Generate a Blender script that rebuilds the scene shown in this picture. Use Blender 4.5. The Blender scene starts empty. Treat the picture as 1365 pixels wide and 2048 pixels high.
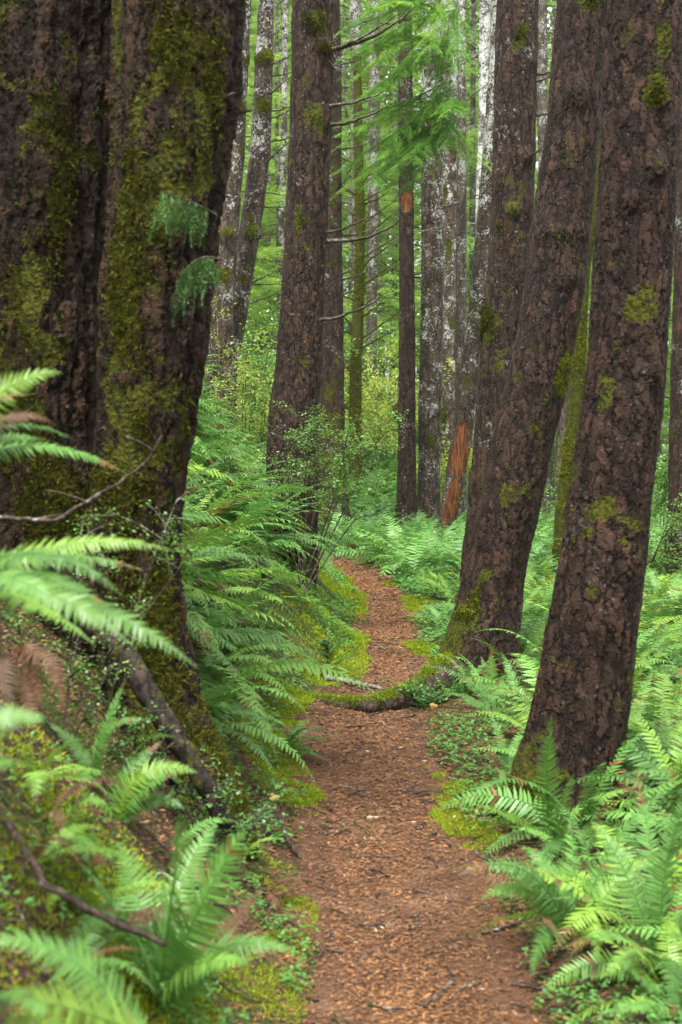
import bpy, math
import numpy as np
from mathutils import Vector
R = math.radians
rng = np.random.default_rng(11)
scene = bpy.context.scene
COL = scene.collection

# ------------------------------------------------------------------ camera
F = 50.0/36.0*2048.0
CAM = np.array([0.0, 0.0, 1.55])
PITCH = math.atan(124.0/F)
cd = bpy.data.cameras.new('camera'); cam = bpy.data.objects.new('camera', cd); COL.objects.link(cam)
cd.sensor_fit = 'VERTICAL'; cd.sensor_height = 36; cd.lens = 50
cd.clip_start = 0.05; cd.clip_end = 500
cam.location = CAM; cam.rotation_euler = (R(90)-PITCH, 0, 0)
cd.dof.use_dof = True; cd.dof.focus_distance = 13.0; cd.dof.aperture_fstop = 4.8
scene.camera = cam
# ------------------------------------------------------------------ sky, sun, exposure
SUN_EL, SUN_AZ = 70, 200
w = bpy.data.worlds.new('World'); scene.world = w; w.use_nodes = True
nt = w.node_tree; bg = nt.nodes['Background']
sky = nt.nodes.new('ShaderNodeTexSky'); sky.sky_type = 'NISHITA'; sky.sun_disc = False
sky.sun_elevation = R(SUN_EL); sky.sun_rotation = R(SUN_AZ); sky.dust_density = 4; sky.ozone_density = 1
hs = nt.nodes.new('ShaderNodeHueSaturation'); hs.inputs['Saturation'].default_value = 0.04
nt.links.new(sky.outputs[0], hs.inputs['Color']); nt.links.new(hs.outputs[0], bg.inputs[0])
bg.inputs[1].default_value = 0.115
sd = bpy.data.lights.new('sun', 'SUN'); sun = bpy.data.objects.new('sun', sd); COL.objects.link(sun)
sd.energy = 1.5; sd.angle = R(16); sd.color = (1.0, 0.96, 0.87)
sun.rotation_euler = (R(90-SUN_EL), 0, math.pi-R(SUN_AZ))
scene.view_settings.view_transform = 'Standard'; scene.view_settings.look = 'None'
scene.view_settings.exposure = 2.2; scene.view_settings.gamma = 1
scene.cycles.max_bounces = 6; scene.cycles.diffuse_bounces = 3; scene.cycles.glossy_bounces = 2
scene.cycles.transmission_bounces = 3; scene.cycles.volume_bounces = 0; scene.cycles.transparent_max_bounces = 4

# ------------------------------------------------------------------ pixel helpers (photo pixels, 1365 x 2048)
fw = np.array([0, math.cos(PITCH), -math.sin(PITCH)]); up = np.array([0, math.sin(PITCH), math.cos(PITCH)])
def P(px, py, d):
    v = fw + np.array([1.0, 0, 0])*(px-682.5)/F + up*(1024-py)/F
    return CAM + v*(d/v[1])

# ------------------------------------------------------------------ terrain
PY = np.array([-2, 0, 3.8, 4.9, 6.3, 7.3, 8.3, 9.3, 10.2, 11.5, 13, 14.7, 17, 19, 20.3, 21.5, 23, 25, 28, 34, 60])
PX = np.array([.3, .28, .25, .15, .17, .12, .09, .24, .37, .40, .41, .42,   .34, .07, -.28, -.75, -1.5, -2.5, -4.6, -9.5, -30])
PW = np.array([.30, .30, .30, .34, .34, .37, .41, .32, .27, .25, .27, .27, .29, .30, .30, .30, .30, .3, .3, .3, .3])
def xc(y): return np.interp(y, PY, PX)
def hw(y): return np.interp(y, PY, PW)
_ph = rng.uniform(0, 6.28, (24, 3))
def wob(x, y, s=1.0):
    r = 0
    for k in range(8):
        f = s*(0.6+0.5*k); a = _ph[k, 0]
        r = r+np.sin((x*math.cos(a)+y*math.sin(a))*f+_ph[k, 1])/(1+k*0.7)
    return r/3.0
def sstep(t): t = np.clip(t, 0, 1); return t*t*(3-2*t)
def height(x, y):
    x = np.asarray(x, float); y = np.asarray(y, float)
    c = xc(y); h = hw(y)
    s = np.maximum(0, c-h-x); t = np.maximum(0, x-c-h)
    slope = np.interp(y, [0, 4, 9, 14, 22], [1.2, 1.15, 1.0, 1.05, 1.05])
    bank = np.where(s < .3, s*s/.6, s-.15)
    bank = np.where(bank > 2.3, 2.3+(bank-2.3)*.45, bank)
    bank = np.where(bank > 4.2, 4.2+(bank-4.2)*.4, bank)
    z = bank*slope
    z = z+np.where(t > 0, .05*sstep(t/.25)-.035*np.maximum(0, t-.3), 0)*np.interp(y, [0, 24, 40], [1, 1, .2])
    z = z+sstep((y-22)/11)*2.1*sstep((4.5-x)/6)+sstep((y-38)/50)*6.0*sstep((14-x)/20)+np.maximum(0, y-45)*.03
    off = sstep((np.abs(x-c)-h)/.5)
    z = z+off*(wob(x, y, 2.2)*.06+wob(x*2.3+4, y*2.3, 3)*.03)
    z = z+(1-off)*wob(x, y, 3.0)*.012-(1-sstep(np.abs(x-c)/np.maximum(h, .01)))*.03+(1-off)*wob(x*3, y*3, 4)*.008
    return z

def edge(y, side):
    y = np.asarray(y, float)
    return wob(y*2.2, y*0+(1 if side < 0 else 7), 1.5)*.09+wob(y*7, y*0+(3 if side < 0 else 5), 2)*.045
def edgev(y, side): return np.where(side < 0, edge(y, -1), edge(y, 1))
# ------------------------------------------------------------------ mesh helpers
class MB:
    def __init__(s): s.v = []; s.q = []; s.t = []; s.a = []; s.n = 0; s.mi = None
    def add(s, v, q=None, t=None, a=0.5):
        v = np.asarray(v, float).reshape(-1, 3)
        s.v.append(v); s.a.append(np.full(len(v), a) if np.isscalar(a) else np.asarray(a, float))
        if q is not None and len(q): s.q.append(np.asarray(q, int).reshape(-1, 4)+s.n)
        if t is not None and len(t): s.t.append(np.asarray(t, int).reshape(-1, 3)+s.n)
        s.n += len(v)
    def merge(s, o, M=None, T=(0, 0, 0), a=None):
        v, q, t, av = o.cat()
        if M is not None: v = v@np.asarray(M).T
        s.add(v+np.asarray(T), q, t, av if a is None else a)
    def cat(s):
        v = np.concatenate(s.v) if s.v else np.zeros((0, 3))
        q = np.concatenate(s.q) if s.q else np.zeros((0, 4), int)
        t = np.concatenate(s.t) if s.t else np.zeros((0, 3), int)
        return v, q, t, (np.concatenate(s.a) if s.a else np.zeros(0))
    def mesh(s, name, mat, smooth=False, origin=(0, 0, 0), attrs=None):
        v, q, t, a = s.cat(); v = v-np.asarray(origin)
        me = bpy.data.meshes.new(name)
        me.vertices.add(len(v)); me.vertices.foreach_set('co', v.astype(np.float32).ravel())
        nl = len(q)*4+len(t)*3
        me.loops.add(nl); me.polygons.add(len(q)+len(t))
        me.loops.foreach_set('vertex_index', np.concatenate([q.ravel(), t.ravel()]).astype(np.int32))
        st = np.concatenate([np.arange(len(q))*4, len(q)*4+np.arange(len(t))*3])
        me.polygons.foreach_set('loop_start', st.astype(np.int32))
        me.polygons.foreach_set('use_smooth', np.full(len(q)+len(t), smooth))
        me.update(calc_edges=True)
        at = me.attributes.new('v', 'FLOAT', 'POINT'); at.data.foreach_set('value', a.astype(np.float32))
        for k, arr in (attrs or {}).items():
            at = me.attributes.new(k, 'FLOAT', 'POINT'); at.data.foreach_set('value', np.asarray(arr, np.float32))
        if s.mi is not None: me.polygons.foreach_set('material_index', np.asarray(s.mi, np.int32))
        for m in (mat if isinstance(mat, (list, tuple)) else [mat]): me.materials.append(m)
        return me
def link(name, me, parent=None, loc=None):
    o = bpy.data.objects.new(name, me); COL.objects.link(o)
    if parent is not None: o.parent = parent
    if loc is not None: o.location = loc
    return o
def tag(o, label=None, cat=None, group=None, kind=None):
    if label: o['label'] = label
    if cat: o['category'] = cat
    if group: o['group'] = group
    if kind: o['kind'] = kind
    return o
def empty(name, loc, label, cat, group=None):
    o = bpy.data.objects.new(name, None); COL.objects.link(o); o.location = loc; o.empty_display_size = .1
    return tag(o, label, cat, group)
def unit(v): v = np.asarray(v, float); return v/np.maximum(np.linalg.norm(v, axis=-1, keepdims=True), 1e-9)
def rotz(a): c, s = math.cos(a), math.sin(a); return np.array([[c, -s, 0], [s, c, 0], [0, 0, 1.0]])
def tube(mb, pts, rad, n=6, a=.5, rough=0.0, r=rng):
    pts = np.asarray(pts, float); k = len(pts); rad = np.broadcast_to(np.asarray(rad, float), (k,))
    T = unit(np.gradient(pts, axis=0)); ref = np.array([0.0, 0, 1]) if abs(T[0, 2]) < .9 else np.array([1.0, 0, 0])
    U = unit(np.cross(T, ref)); V = np.cross(T, U)
    th = np.arange(n)*2*math.pi/n
    rr = rad[:, None]*(1+rough*r.normal(size=(k, n)))
    v = pts[:, None]+rr[..., None]*(np.cos(th)[None, :, None]*U[:, None]+np.sin(th)[None, :, None]*V[:, None])
    i = np.arange(k-1)[:, None]*n; j = np.arange(n)[None]; j2 = (j+1) % n
    q = np.stack([i+j, i+j2, i+n+j2, i+n+j], -1).reshape(-1, 4)
    mb.add(v.reshape(-1, 3), q, None, a)
    b = mb.n-k*n
    mb.add(np.array([pts[-1]+T[-1]*rad[-1]*.5]), None, None, a)
    last = mb.n-1; mb.t.append(np.stack([np.arange(n)+b+(k-1)*n, (np.arange(n)+1) % n+b+(k-1)*n, np.full(n, last)], -1))
def bez(a, b, c, n=14):
    t = np.linspace(0, 1, n)[:, None]; a, b, c = map(np.asarray, (a, b, c))
    return (1-t)**2*a+2*t*(1-t)*b+t*t*c
def resample(p, n):
    s = np.r_[0, np.cumsum(np.linalg.norm(np.diff(p, axis=0), axis=1))]; u = np.linspace(0, s[-1], n)
    return np.stack([np.interp(u, s, p[:, i]) for i in range(3)], -1), s[-1]

# ------------------------------------------------------------------ materials
class NT:
    def __init__(s, name):
        s.m = bpy.data.materials.new(name); s.m.use_nodes = True; s.t = s.m.node_tree; s.t.nodes.clear()
        s.out = s.t.nodes.new('ShaderNodeOutputMaterial')
    def n(s, typ, ins=None, **kw):
        nd = s.t.nodes.new(typ)
        for k, v in kw.items(): setattr(nd, k, v)
        for k, v in (ins or {}).items():
            sock = nd.inputs[k]
            if isinstance(v, bpy.types.NodeSocket): s.t.links.new(v, sock)
            else: sock.default_value = v
        return nd
    def math(s, op, a, b=0.0, c=None, clamp=False):
        d = {0: a, 1: b}
        if c is not None: d[2] = c
        return s.n('ShaderNodeMath', d, operation=op, use_clamp=clamp).outputs[0]
    def mix(s, f, a, b):
        nd = s.n('ShaderNodeMix', data_type='RGBA')
        for i, v in ((0, f), (6, a), (7, b)):
            if isinstance(v, bpy.types.NodeSocket): s.t.links.new(v, nd.inputs[i])
            else: nd.inputs[i].default_value = (*v, 1) if isinstance(v, tuple) and len(v) == 3 else v
        return nd.outputs[2]
    def ramp(s, x, lo, hi, a=0.0, b=1.0):
        return s.n('ShaderNodeMapRange', {0: x, 1: lo, 2: hi, 3: a, 4: b}, interpolation_type='SMOOTHSTEP').outputs[0]
    def noise(s, co, sc, det=3, rough=.55, dist=0.0):
        return s.n('ShaderNodeTexNoise', {'Vector': co, 'Scale': sc, 'Detail': det, 'Roughness': rough, 'Distortion': dist}).outputs[0]
    def coords(s, rand=True, mapping=None):
        c = s.n('ShaderNodeTexCoord').outputs['Object']
        if rand:
            oi = s.n('ShaderNodeObjectInfo').outputs['Random']
            m = s.math('MULTIPLY', oi, 37.0)
            cb = s.n('ShaderNodeCombineXYZ', {0: m, 1: m, 2: m}).outputs[0]
            c = s.n('ShaderNodeVectorMath', {0: c, 1: cb}, operation='ADD').outputs[0]
        if mapping: c = s.n('ShaderNodeVectorMath', {0: c, 1: mapping}, operation='MULTIPLY').outputs[0]
        return c
    def attr(s, name): return s.n('ShaderNodeAttribute', attribute_name=name).outputs['Fac']

def mat_leaf(name, dark, light, tip=None, rough=.42, trans=.3, spec=.5, brown=False):
    s = NT(name)
    v = s.attr('v'); oi = s.n('ShaderNodeObjectInfo').outputs['Random']
    isl = s.n('ShaderNodeNewGeometry').outputs['Random Per Island']
    f = s.math('ADD', s.math('MULTIPLY', v, .6), s.math('ADD', s.math('MULTIPLY', oi, .25), s.math('MULTIPLY', isl, .2)))
    col = s.mix(f, dark, light)
    if tip is not None: col = s.mix(s.ramp(oi, .55, 1.0, 0, .8), col, tip)
    if brown: col = s.mix(s.ramp(v, 1.3, 1.5), col, s.mix(isl, (.07, .026, .010), (.24, .12, .04)))
    pb = s.n('ShaderNodeBsdfPrincipled', {'Base Color': col, 'Roughness': rough, 'Specular IOR Level': spec})
    tr = s.n('ShaderNodeBsdfTranslucent', {'Color': s.mix(.5, col, light) if not brown else col})
    mx = s.n('ShaderNodeMixShader', {0: trans, 1: pb.outputs[0], 2: tr.outputs[0]})
    s.t.links.new(mx.outputs[0], s.out.inputs[0]); return s.m

def mat_bark(name, c1, c2, crack, plate=(26, 26, 9), amp=.012, lich=0.0, lichh=(0, 99), mossamt=0.15, disp=True, lcol=(.42, .44, .40), mcol=((.010, .013, .002), (.066, .070, .007)), red=(.10, .04, .022), crackw=.13, furrow=.3, spots=.65):
    s = NT(name)
    co0 = s.coords(True); raw = s.n('ShaderNodeTexCoord').outputs['Object']
    dn = s.n('ShaderNodeTexNoise', {'Vector': co0, 'Scale': 16.0, 'Detail': 5.0, 'Roughness': .65})
    dv = s.n('ShaderNodeVectorMath', {0: dn.outputs[1], 1: (.5, .5, .5)}, operation='SUBTRACT').outputs[0]
    dv = s.n('ShaderNodeVectorMath', {0: dv, 1: (.075, .075, .12)}, operation='MULTIPLY').outputs[0]
    co = s.n('ShaderNodeVectorMath', {0: co0, 1: dv}, operation='ADD').outputs[0]
    pc = s.n('ShaderNodeVectorMath', {0: co, 1: plate}, operation='MULTIPLY').outputs[0]
    ve = s.n('ShaderNodeTexVoronoi', {'Vector': pc, 'Scale': 1.0}, feature='DISTANCE_TO_EDGE').outputs[0]
    vc = s.n('ShaderNodeTexVoronoi', {'Vector': pc, 'Scale': 1.0}, feature='F1')
    ve = s.math('ADD', ve, s.math('MULTIPLY', s.math('SUBTRACT', s.noise(co0, 21, 3, .6), .44), .42))
    cell = s.n('ShaderNodeSeparateColor', {0: vc.outputs['Color']}).outputs[0]
    plateh = s.ramp(ve, 0.0, crackw)
    p2 = s.n('ShaderNodeVectorMath', {0: co, 1: (plate[0]*2.6, plate[1]*2.6, plate[2]*2.8)}, operation='MULTIPLY').outputs[0]
    ve2 = s.n('ShaderNodeTexVoronoi', {'Vector': p2, 'Scale': 1.0}, feature='DISTANCE_TO_EDGE').outputs[0]
    fine = s.noise(co, 90, 4, .65)
    f3 = s.n('ShaderNodeVectorMath', {0: co, 1: (plate[0]*.42, plate[1]*.42, plate[2]*.20)}, operation='MULTIPLY').outputs[0]
    ve3 = s.n('ShaderNodeTexVoronoi', {'Vector': f3, 'Scale': 1.0}, feature='DISTANCE_TO_EDGE').outputs[0]
    med = s.noise(co, 14, 4, .6)
    big = s.noise(co0, 1.7, 3)
    crk = s.ramp(ve, .02, crackw*.8, 1, 0)
    col = s.mix(s.ramp(med, .3, .7), c1, c2)
    col = s.mix(s.math('MULTIPLY', s.ramp(cell, .35, 1.0), .55), col, tuple(x*1.6 for x in c2))
    col = s.mix(s.math('MULTIPLY', s.ramp(fine, .55, .75), .22), col, tuple(min(1, x*2.4) for x in c2))
    col = s.mix(s.math('MULTIPLY', s.math('MULTIPLY', s.ramp(cell, .80, .84), s.ramp(med, .5, .58)), .35), col, red)
    col = s.mix(s.math('MULTIPLY', crk, .9), col, crack)
    col = s.mix(s.math('MULTIPLY', s.ramp(ve3, .01, .12, 1, 0), .75), col, crack)
    # lichen
    sep = s.n('ShaderNodeSeparateXYZ', {0: raw}).outputs[2]
    hgt = s.ramp(sep, lichh[0], lichh[1], 0, 1)
    ls = s.noise(co0, 26, 6, .8)
    lb = s.noise(co0, 2.6, 4, .7)
    lf = s.math('ADD', s.math('ADD', s.math('MULTIPLY', ls, 1.1), s.math('MULTIPLY', lb, .8)), s.math('MULTIPLY', hgt, lich*.20))
    lf = s.ramp(lf, 1.13-lich*.14, 1.19-lich*.13)
    sp = s.n('ShaderNodeTexVoronoi', {'Vector': co0, 'Scale': 34.0}, feature='F1')
    spr = s.n('ShaderNodeSeparateColor', {0: sp.outputs['Color']}).outputs[1]
    sptm = s.math('MULTIPLY', s.ramp(sp.outputs[0], .16, .26, 1, 0), s.ramp(spr, .80, .84))
    lf = s.math('MAXIMUM', s.math('MULTIPLY', lf, min(1, lich*3)), s.math('MULTIPLY', sptm, spots))
    lc = s.mix(s.noise(co0, 11, 2), lcol, tuple(x*.55 for x in lcol))
    col = s.mix(s.math('MULTIPLY', lf, .85), col, lc)
    # moss
    mo = s.attr('moss')
    mn = s.noise(co0, 5.5, 5, .7); mn2 = s.noise(co0, 60, 3, .6)
    mf = s.math('ADD', s.math('ADD', s.math('SUBTRACT', s.math('MULTIPLY', mn, 2.4), .70), s.math('MULTIPLY', mn2, .45)), s.math('MULTIPLY', mo, .62))
    mf = s.ramp(mf, 1.08-mossamt, 1.20-mossamt)
    mc = s.mix(s.ramp(s.math('ADD', s.math('MULTIPLY', mn2, .6), s.math('MULTIPLY', s.noise(co0, 17, 3), .4)), .35, .65), mcol[0], mcol[1])
    col = s.mix(mf, col, mc)
    # bare wood wound
    wo = s.attr('wound')
    wf = s.ramp(s.math('ADD', wo, s.math('MULTIPLY', s.math('SUBTRACT', s.noise(co0, 7, 5, .75), .5), 2.6)), .5, .58)
    wco = s.n('ShaderNodeVectorMath', {0: co0, 1: (60, 60, 4)}, operation='MULTIPLY').outputs[0]
    wc = s.mix(s.ramp(s.noise(wco, 1.0, 4), .35, .65), (.035, .013, .006), (.21, .075, .025))
    col = s.mix(wf, col, wc)
    h = s.math('ADD', s.math('MULTIPLY', plateh, .36), s.math('ADD', s.math('MULTIPLY', s.ramp(ve2, 0, .2), .16), s.math('MULTIPLY', s.math('ADD', fine, s.math('MULTIPLY', med, 1.8)), .36)))
    h = s.math('ADD', h, s.math('MULTIPLY', cell, .20))
    h = s.math('ADD', h, s.math('MULTIPLY', s.ramp(ve3, 0, .22), furrow))
    hm = s.math('ADD', .55, s.math('MULTIPLY', mn2, 1.0))
    h = s.math('ADD', s.math('MULTIPLY', h, s.math('SUBTRACT', 1.0, mf)), s.math('MULTIPLY', hm, mf))
    h = s.math('MULTIPLY', h, s.math('SUBTRACT', 1.0, s.math('MULTIPLY', wf, .7)))
    rg = s.mix(mf, (.6, .6, .6), (.95, .95, .95))
    pb = s.n('ShaderNodeBsdfPrincipled', {'Base Color': col, 'Roughness': rg, 'Specular IOR Level': .14})
    if disp:
        dp = s.n('ShaderNodeDisplacement', {'Height': h, 'Midlevel': 1.0, 'Scale': amp})
        s.t.links.new(dp.outputs[0], s.out.inputs[2]); s.m.displacement_method = 'BOTH'
    else:
        bp = s.n('ShaderNodeBump', {'Height': h, 'Distance': amp, 'Strength': 1.0})
        s.t.links.new(bp.outputs[0], pb.inputs['Normal'])
    s.t.links.new(pb.outputs[0], s.out.inputs[0]); return s.m

M = {}
BR1, BR2, BRC = (.017, .0090, .0058), (.043, .0245, .0170), (.003, .0015, .0008)
M['bark_near'] = mat_bark('bark_near', BR1, BR2, BRC, plate=(27, 27, 12), amp=.015, lich=.06, mossamt=.10, spots=.15)
M['bark_moss'] = mat_bark('bark_moss', (.015, .0085, .0045), (.040, .0235, .0130), (.0025, .0014, .0008), plate=(27, 27, 4.0), amp=.026, lich=.02, mossamt=.10, spots=.06, furrow=.6)
M['bark_mid'] = mat_bark('bark_mid', (.018, .0092, .0058), (.044, .0250, .0165), (.003, .0016, .001), plate=(27, 27, 10), amp=.019, spots=.35, lich=.22, lichh=(2.5, 7), mossamt=.10)
M['bark_lichen'] = mat_bark('bark_lichen', (.034, .023, .016), (.072, .05, .036), (.012, .008, .006), plate=(16, 16, 8), amp=.010, lich=.62, lichh=(1.5, 10), mossamt=.14, disp=False, lcol=(.56, .57, .54))
M['bark_white'] = mat_bark('bark_white', (.05, .042, .036), (.12, .11, .095), (.02, .015, .015), plate=(16, 16, 7), amp=.006, lich=.72, lichh=(-2, 6), mossamt=.08, disp=False, lcol=(.66, .67, .65))
M['bark_mossy'] = mat_bark('bark_mossy', (.05, .04, .025), (.09, .07, .04), (.02, .02, .01), plate=(20, 20, 8), amp=.012, lich=.1, mossamt=.72, disp=False)
M['bark_far'] = mat_bark('bark_far', (.045, .034, .028), (.09, .07, .058), (.02, .015, .012), plate=(12, 12, 5), amp=.01, lich=.5, lichh=(2, 10), mossamt=.2, disp=False)
M['twig'] = mat_bark('twig', (.035, .025, .019), (.085, .064, .05), (.03, .02, .015), plate=(60, 60, 20), amp=.003, lich=.25, lichh=(-50, -40), mossamt=.22, disp=False)
M['twig_pale'] = mat_bark('twig_pale', (.09, .075, .063), (.19, .17, .15), (.05, .04, .03), plate=(50, 50, 20), amp=.003, lich=.55, lichh=(-50, -40), mossamt=.12, disp=False, lcol=(.26, .26, .24))
M['dead_bark'] = mat_bark('dead_bark', (.018, .013, .010), (.045, .033, .026), (.007, .005, .004), plate=(40, 40, 14), amp=.007, lich=.2, mossamt=.18, disp=False)
M['root'] = mat_bark('root', (.05, .035, .028), (.10, .07, .055), (.02, .015, .012), plate=(30, 30, 16), amp=.008, lich=.15, mossamt=.30, disp=False)
M['fern'] = mat_leaf('fern', (.015, .062, .008), (.158, .350, .066), tip=(.21, .35, .035), rough=.45, spec=.42, brown=True)
M['fern_far'] = mat_leaf('fern_far', (.028, .10, .014), (.17, .36, .07), tip=(.22, .37, .05), rough=.5)
M['fern_dead'] = mat_leaf('fern_dead', (.04, .017, .006), (.12, .052, .018), rough=.7, trans=.15)
M['rachis'] = mat_leaf('rachis', (.10, .12, .03), (.16, .18, .05), rough=.6, trans=0)
M['hemlock'] = mat_leaf('hemlock', (.05, .16, .02), (.19, .38, .055), tip=(.24, .40, .05), rough=.55, trans=.4)
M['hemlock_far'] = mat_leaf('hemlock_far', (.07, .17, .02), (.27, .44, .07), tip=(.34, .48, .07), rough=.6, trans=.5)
M['cedar'] = mat_leaf('cedar', (.025, .085, .012), (.08, .19, .022), rough=.5, trans=.25)
M['maple'] = mat_leaf('maple', (.14, .26, .03), (.40, .46, .06), rough=.5, trans=.45)
M['shrub'] = mat_leaf('shrub', (.04, .13, .02), (.17, .33, .05), rough=.42, trans=.35)
M['cover'] = mat_leaf('cover', (.03, .12, .02), (.12, .29, .055), rough=.4, trans=.25)
M['yellow'] = mat_leaf('yellow', (.22, .14, .03), (.38, .26, .07), rough=.6, trans=.3)
M['moss'] = mat_leaf('moss', (.035, .065, .004), (.28, .36, .018), rough=.9, trans=.25, spec=.1)
M['moss_tree'] = mat_leaf('moss_tree', (.02, .032, .003), (.19, .21, .012), rough=.9, trans=.25, spec=.1)
M['moss_dark'] = mat_leaf('moss_dark', (.010, .013, .0015), (.085, .09, .008), rough=.9, trans=.2, spec=.1)
M['litter'] = mat_leaf('litter', (.014, .007, .004), (.31, .145, .058), rough=.75, trans=0, spec=.25)
M['litter_pale'] = mat_leaf('litter_pale', (.20, .13, .08), (.48, .36, .24), rough=.7, trans=0)

def mat_path():
    s = NT('path_soil'); co = s.coords(False)
    a = s.noise(co, 70, 5, .75); b = s.noise(co, 6, 4, .6); c = s.noise(co, 260, 2, .6)
    col = s.mix(s.ramp(a, .32, .68), (.024, .011, .006), (.170, .076, .032))
    col = s.mix(s.math('MULTIPLY', s.ramp(c, .5, .75), .6), col, (.24, .13, .075))
    col = s.mix(s.math('MULTIPLY', s.ramp(b, .48, .62), .65), col, (.035, .018, .011))
    st = s.noise(co, 1.6, 3, .6)
    col = s.mix(s.math('MULTIPLY', s.ramp(st, .54, .64), .55), col, (.19, .115, .075))
    h = s.math('ADD', a, s.math('MULTIPLY', c, .5))
    bp = s.n('ShaderNodeBump', {'Height': h, 'Distance': .016, 'Strength': 1.0})
    pb = s.n('ShaderNodeBsdfPrincipled', {'Base Color': col, 'Roughness': .8, 'Specular IOR Level': .3, 'Normal': bp.outputs[0]})
    s.t.links.new(pb.outputs[0], s.out.inputs[0]); return s.m
def mat_ground():
    s = NT('forest_floor'); co = s.coords(False)
    a = s.noise(co, 40, 5, .7); b = s.noise(co, 1.8, 4, .6); c = s.noise(co, 9, 4, .7)
    col = s.mix(s.ramp(a, .35, .65), (.02, .012, .008), (.09, .05, .03))
    g = s.mix(s.ramp(a, .35, .65), (.015, .028, .005), (.065, .10, .012))
    g2 = s.attr('green')
    f = s.ramp(s.math('ADD', s.math('ADD', s.math('MULTIPLY', b, .6), s.math('MULTIPLY', c, .5)), s.math('MULTIPLY', g2, .4)), .58, .72)
    col = s.mix(f, col, g)
    bp = s.n('ShaderNodeBump', {'Height': s.math('ADD', a, c), 'Distance': .03, 'Strength': 1.0})
    pb = s.n('ShaderNodeBsdfPrincipled', {'Base Color': col, 'Roughness': .9, 'Specular IOR Level': .2, 'Normal': bp.outputs[0]})
    s.t.links.new(pb.outputs[0], s.out.inputs[0]); return s.m

# ------------------------------------------------------------------ ground and path
def build_ground():
    xs = np.concatenate([np.linspace(-90, -8, 60)[:-1], np.linspace(-8, 8, 260), np.linspace(8, 90, 60)[1:]])
    ys = np.concatenate([np.linspace(-25, 0, 20)[:-1], np.linspace(0, 26, 360), np.linspace(26, 160, 130)[1:]])
    X, Y = np.meshgrid(xs, ys); Z = height(X, Y)
    d = np.abs(X-xc(Y))-hw(Y)
    Z = Z-.02*(1-sstep((d+.1)/.06))
    Z = Z-.6*sstep((np.abs(X)-60)/40)
    v = np.stack([X, Y, Z], -1).reshape(-1, 3); nx, ny = len(xs), len(ys)
    i = np.arange(ny-1)[:, None]*nx; j = np.arange(nx-1)[None]
    q = np.stack([i+j, i+j+1, i+nx+j+1, i+nx+j], -1).reshape(-1, 4)
    mb = MB(); mb.add(v, q)
    green = np.clip(np.interp(Y, [0, 8, 25], [.1, .35, .9]), 0, 1).ravel()
    link('ground', mb.mesh('ground', mat_ground(), True, attrs={'green': green}))['kind'] = 'structure'
    # path sheet
    n = 700; ys = np.concatenate([np.linspace(-2, 26, n), np.linspace(26.2, 40, 40)]); m = 40
    u = np.linspace(-1, 1, m)
    e1 = edge(ys, -1); e2 = edge(ys, 1)
    L = xc(ys)-hw(ys)-e1-.03; Rr = xc(ys)+hw(ys)+e2+.03
    X = L[:, None]+(Rr-L)[:, None]*(u[None]+1)/2; Y = np.repeat(ys[:, None], m, 1); Z = height(X, Y)+.002
    Z[:, 0] -= .03; Z[:, -1] -= .03
    v = np.stack([X, Y, Z], -1).reshape(-1, 3); i = np.arange(len(ys)-1)[:, None]*m; j = np.arange(m-1)[None]
    q = np.stack([i+j, i+j+1, i+m+j+1, i+m+j], -1).reshape(-1, 4)
    mb = MB(); mb.add(v, q); link('path', mb.mesh('path', mat_path(), True))['kind'] = 'structure'
build_ground()

# ------------------------------------------------------------------ trunks and branches
def centre(rows, d, z0, ztop):
    """rows: (left px, right px, py); returns z samples -> x, radius"""
    rows = sorted(rows, key=lambda r: -r[2])
    zs = [P(0, r[2], d)[2] for r in rows]; xs = [P((r[0]+r[1])/2, r[2], d)[0] for r in rows]
    rs = [(r[1]-r[0])/2/F*d for r in rows]
    if ztop > zs[-1]:
        k = (xs[-1]-xs[-2])/(zs[-1]-zs[-2]) if len(zs) > 1 else 0
        for f in (.4, 1):
            dz = (ztop-zs[-1])*1 if f == 1 else None
        zt = zs[-1]; xt = xs[-1]; rt = rs[-1]
        zs.append(ztop); xs.append(xt+k*.7*(ztop-zt)); rs.append(rt*max(.55, 1-.03*(ztop-zt)))
    return np.array(zs), np.array(xs), np.array(rs)
def smooth_interp(z, zs, xs):
    g = np.linspace(zs.min()-.3, zs.max()+.3, 400); v = np.interp(g, zs, xs)
    k = max(3, int(.22/(g[1]-g[0]))); ker = np.hanning(2*k+1); ker /= ker.sum()
    v = np.convolve(np.pad(v, k, 'edge'), ker, 'valid'); return np.interp(z, g, v)
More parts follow.
